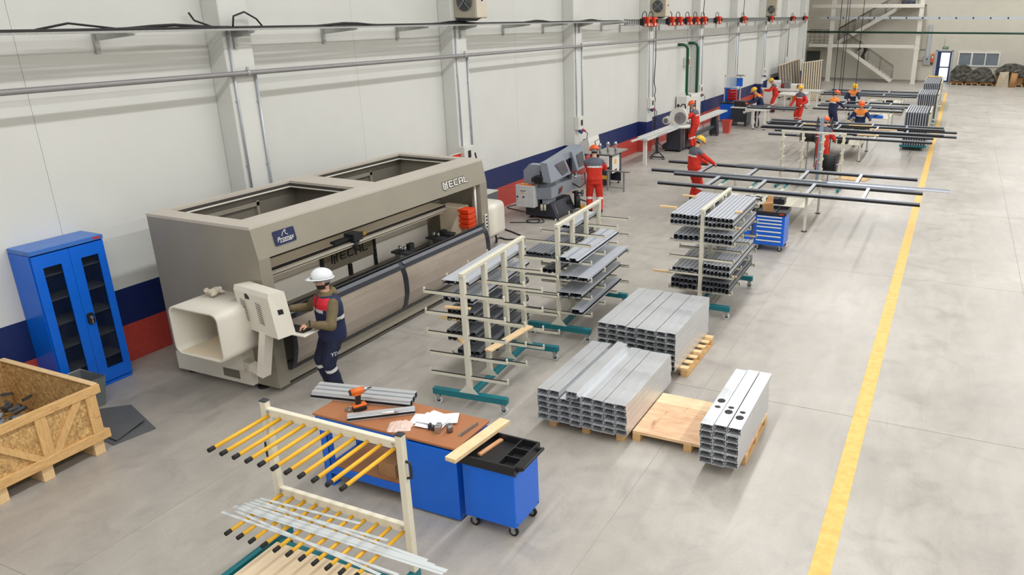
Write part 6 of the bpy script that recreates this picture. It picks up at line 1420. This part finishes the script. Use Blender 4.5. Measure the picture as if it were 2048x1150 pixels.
person('person in white helmet, olive hoodie and navy vest at the machine console', (3.46, 7.18), (-.40, -.91), 'operator', 'white', ((3.44, 6.76, 1.06), (2.95, 6.95, 1.16)), .05, .985, -.02, -.42, .0075, ((-.13, .05), (.12, .06)), beard=True, vest=True)
person('person in red overalls and orange helmet at the grey band saw, seen from behind', (2.55, 17.50), (-.42, .91), 'red', 'orange', ((2.12, 18.0, 1.08), (2.52, 18.1, 1.10)), .08, 1.0, .25, .15)
person('person in red overalls and orange helmet working the round mitre saw', (1.72, 28.35), (-.93, -.05), 'red', 'orange', ((1.30, 27.62, 1.02), (1.28, 28.15, 1.05)), .15, 1.02, .3)
person('person in red overalls and yellow helmet holding the nearest frame', (4.45, 19.80), (.62, .78), 'red', 'yellow', ((4.66, 20.30, .99), (4.92, 20.18, .99)), .12, 1.03, .45)
person('person in navy overalls bent over the black machine with orange gloves', (2.40, 35.75), (-.85, -.5), 'navy', 'yellow', ((2.0, 35.28, 1.02), (1.88, 35.52, 1.02)), .55, 1.02, .1, glove=True)
person('person in red overalls leaning over the bench behind the navy worker', (1.92, 41.3), (-.9, -.3), 'red', 'yellow', ((1.42, 40.95, 1.08), (1.36, 41.25, 1.08)), .40, 1.0, .15)
person('person in red overalls and yellow helmet standing upright holding the carried frame', (4.15, 36.42), (-.45, -.88), 'red', 'yellow', ((4.28, 36.06, .95), (3.72, 36.2, .84)), .0, 1.03, .1, .2, feet=((-.1, .02), (.1, -.02)))
person('person in navy and orange overalls with orange helmet, back turned, at middle tables', (5.85, 34.85), (.55, .84), 'navy', 'orange', ((5.95, 35.42, 1.0), (6.25, 35.28, 1.0)), .22, 1.02, .25)
person('person in navy overalls and yellow helmet bending over the blue bin table', (6.05, 39.45), (.45, -.88), 'navy', 'yellow', ((6.45, 38.98, 1.0), (5.95, 38.95, 1.0)), .55, 1.02, -.1)
person('person in navy overalls with orange chest leaning on the crowded middle frames', (7.35, 31.45), (.12, -1), 'navy', 'orange', ((7.78, 31.0, 1.0), (6.95, 31.0, 1.0)), .38, 1.0, -.05)
person('person in red overalls and orange helmet behind the gasket reels', (6.92, 25.35), (.25, .96), 'red', 'orange', ((6.75, 25.9, 1.02), (7.25, 25.75, 1.02)), .1, 1.02, .2)
person('person in dark clothes climbing the lower stair flight', (3.75, 63.75), (-.95, .1), 'dark', 'black', ((3.2, 63.4, 2.2), (3.2, 64.1, 2.2)), .85, .88, .2, z0=1.52, voxel=.014, feet=((-.1, .2), (.1, -.05)))
# crumpled rag on the white feed tunnel
random.seed(3); m = MB()
for k in range(16): m.ball((random.uniform(-.10, .10), random.uniform(-.08, .08), .02+random.uniform(0, .05)), (random.uniform(.02, .05), random.uniform(.02, .05), random.uniform(.012, .035)), 7, 5)
rm = remesh(m, .012, 0); bm = bmesh.new(); bm.from_mesh(rm)
for v in bm.verts: v.co += v.normal*.016*mnoise.noise(v.co*28); v.co.z = max(v.co.z, -.02)
zm = min(v.co.z for v in bm.verts)
for v in bm.verts: v.co.z -= zm
bm.to_mesh(rm); bm.free(); rm.materials.append(mat('beige_rag', (196, 186, 168), .9, 0, .2, 30, bump=.6))
tag(ob('rag', rm, None, (2.12, 6.60, 1.371)), 'crumpled beige rag lying on the white feed tunnel', 'rag')
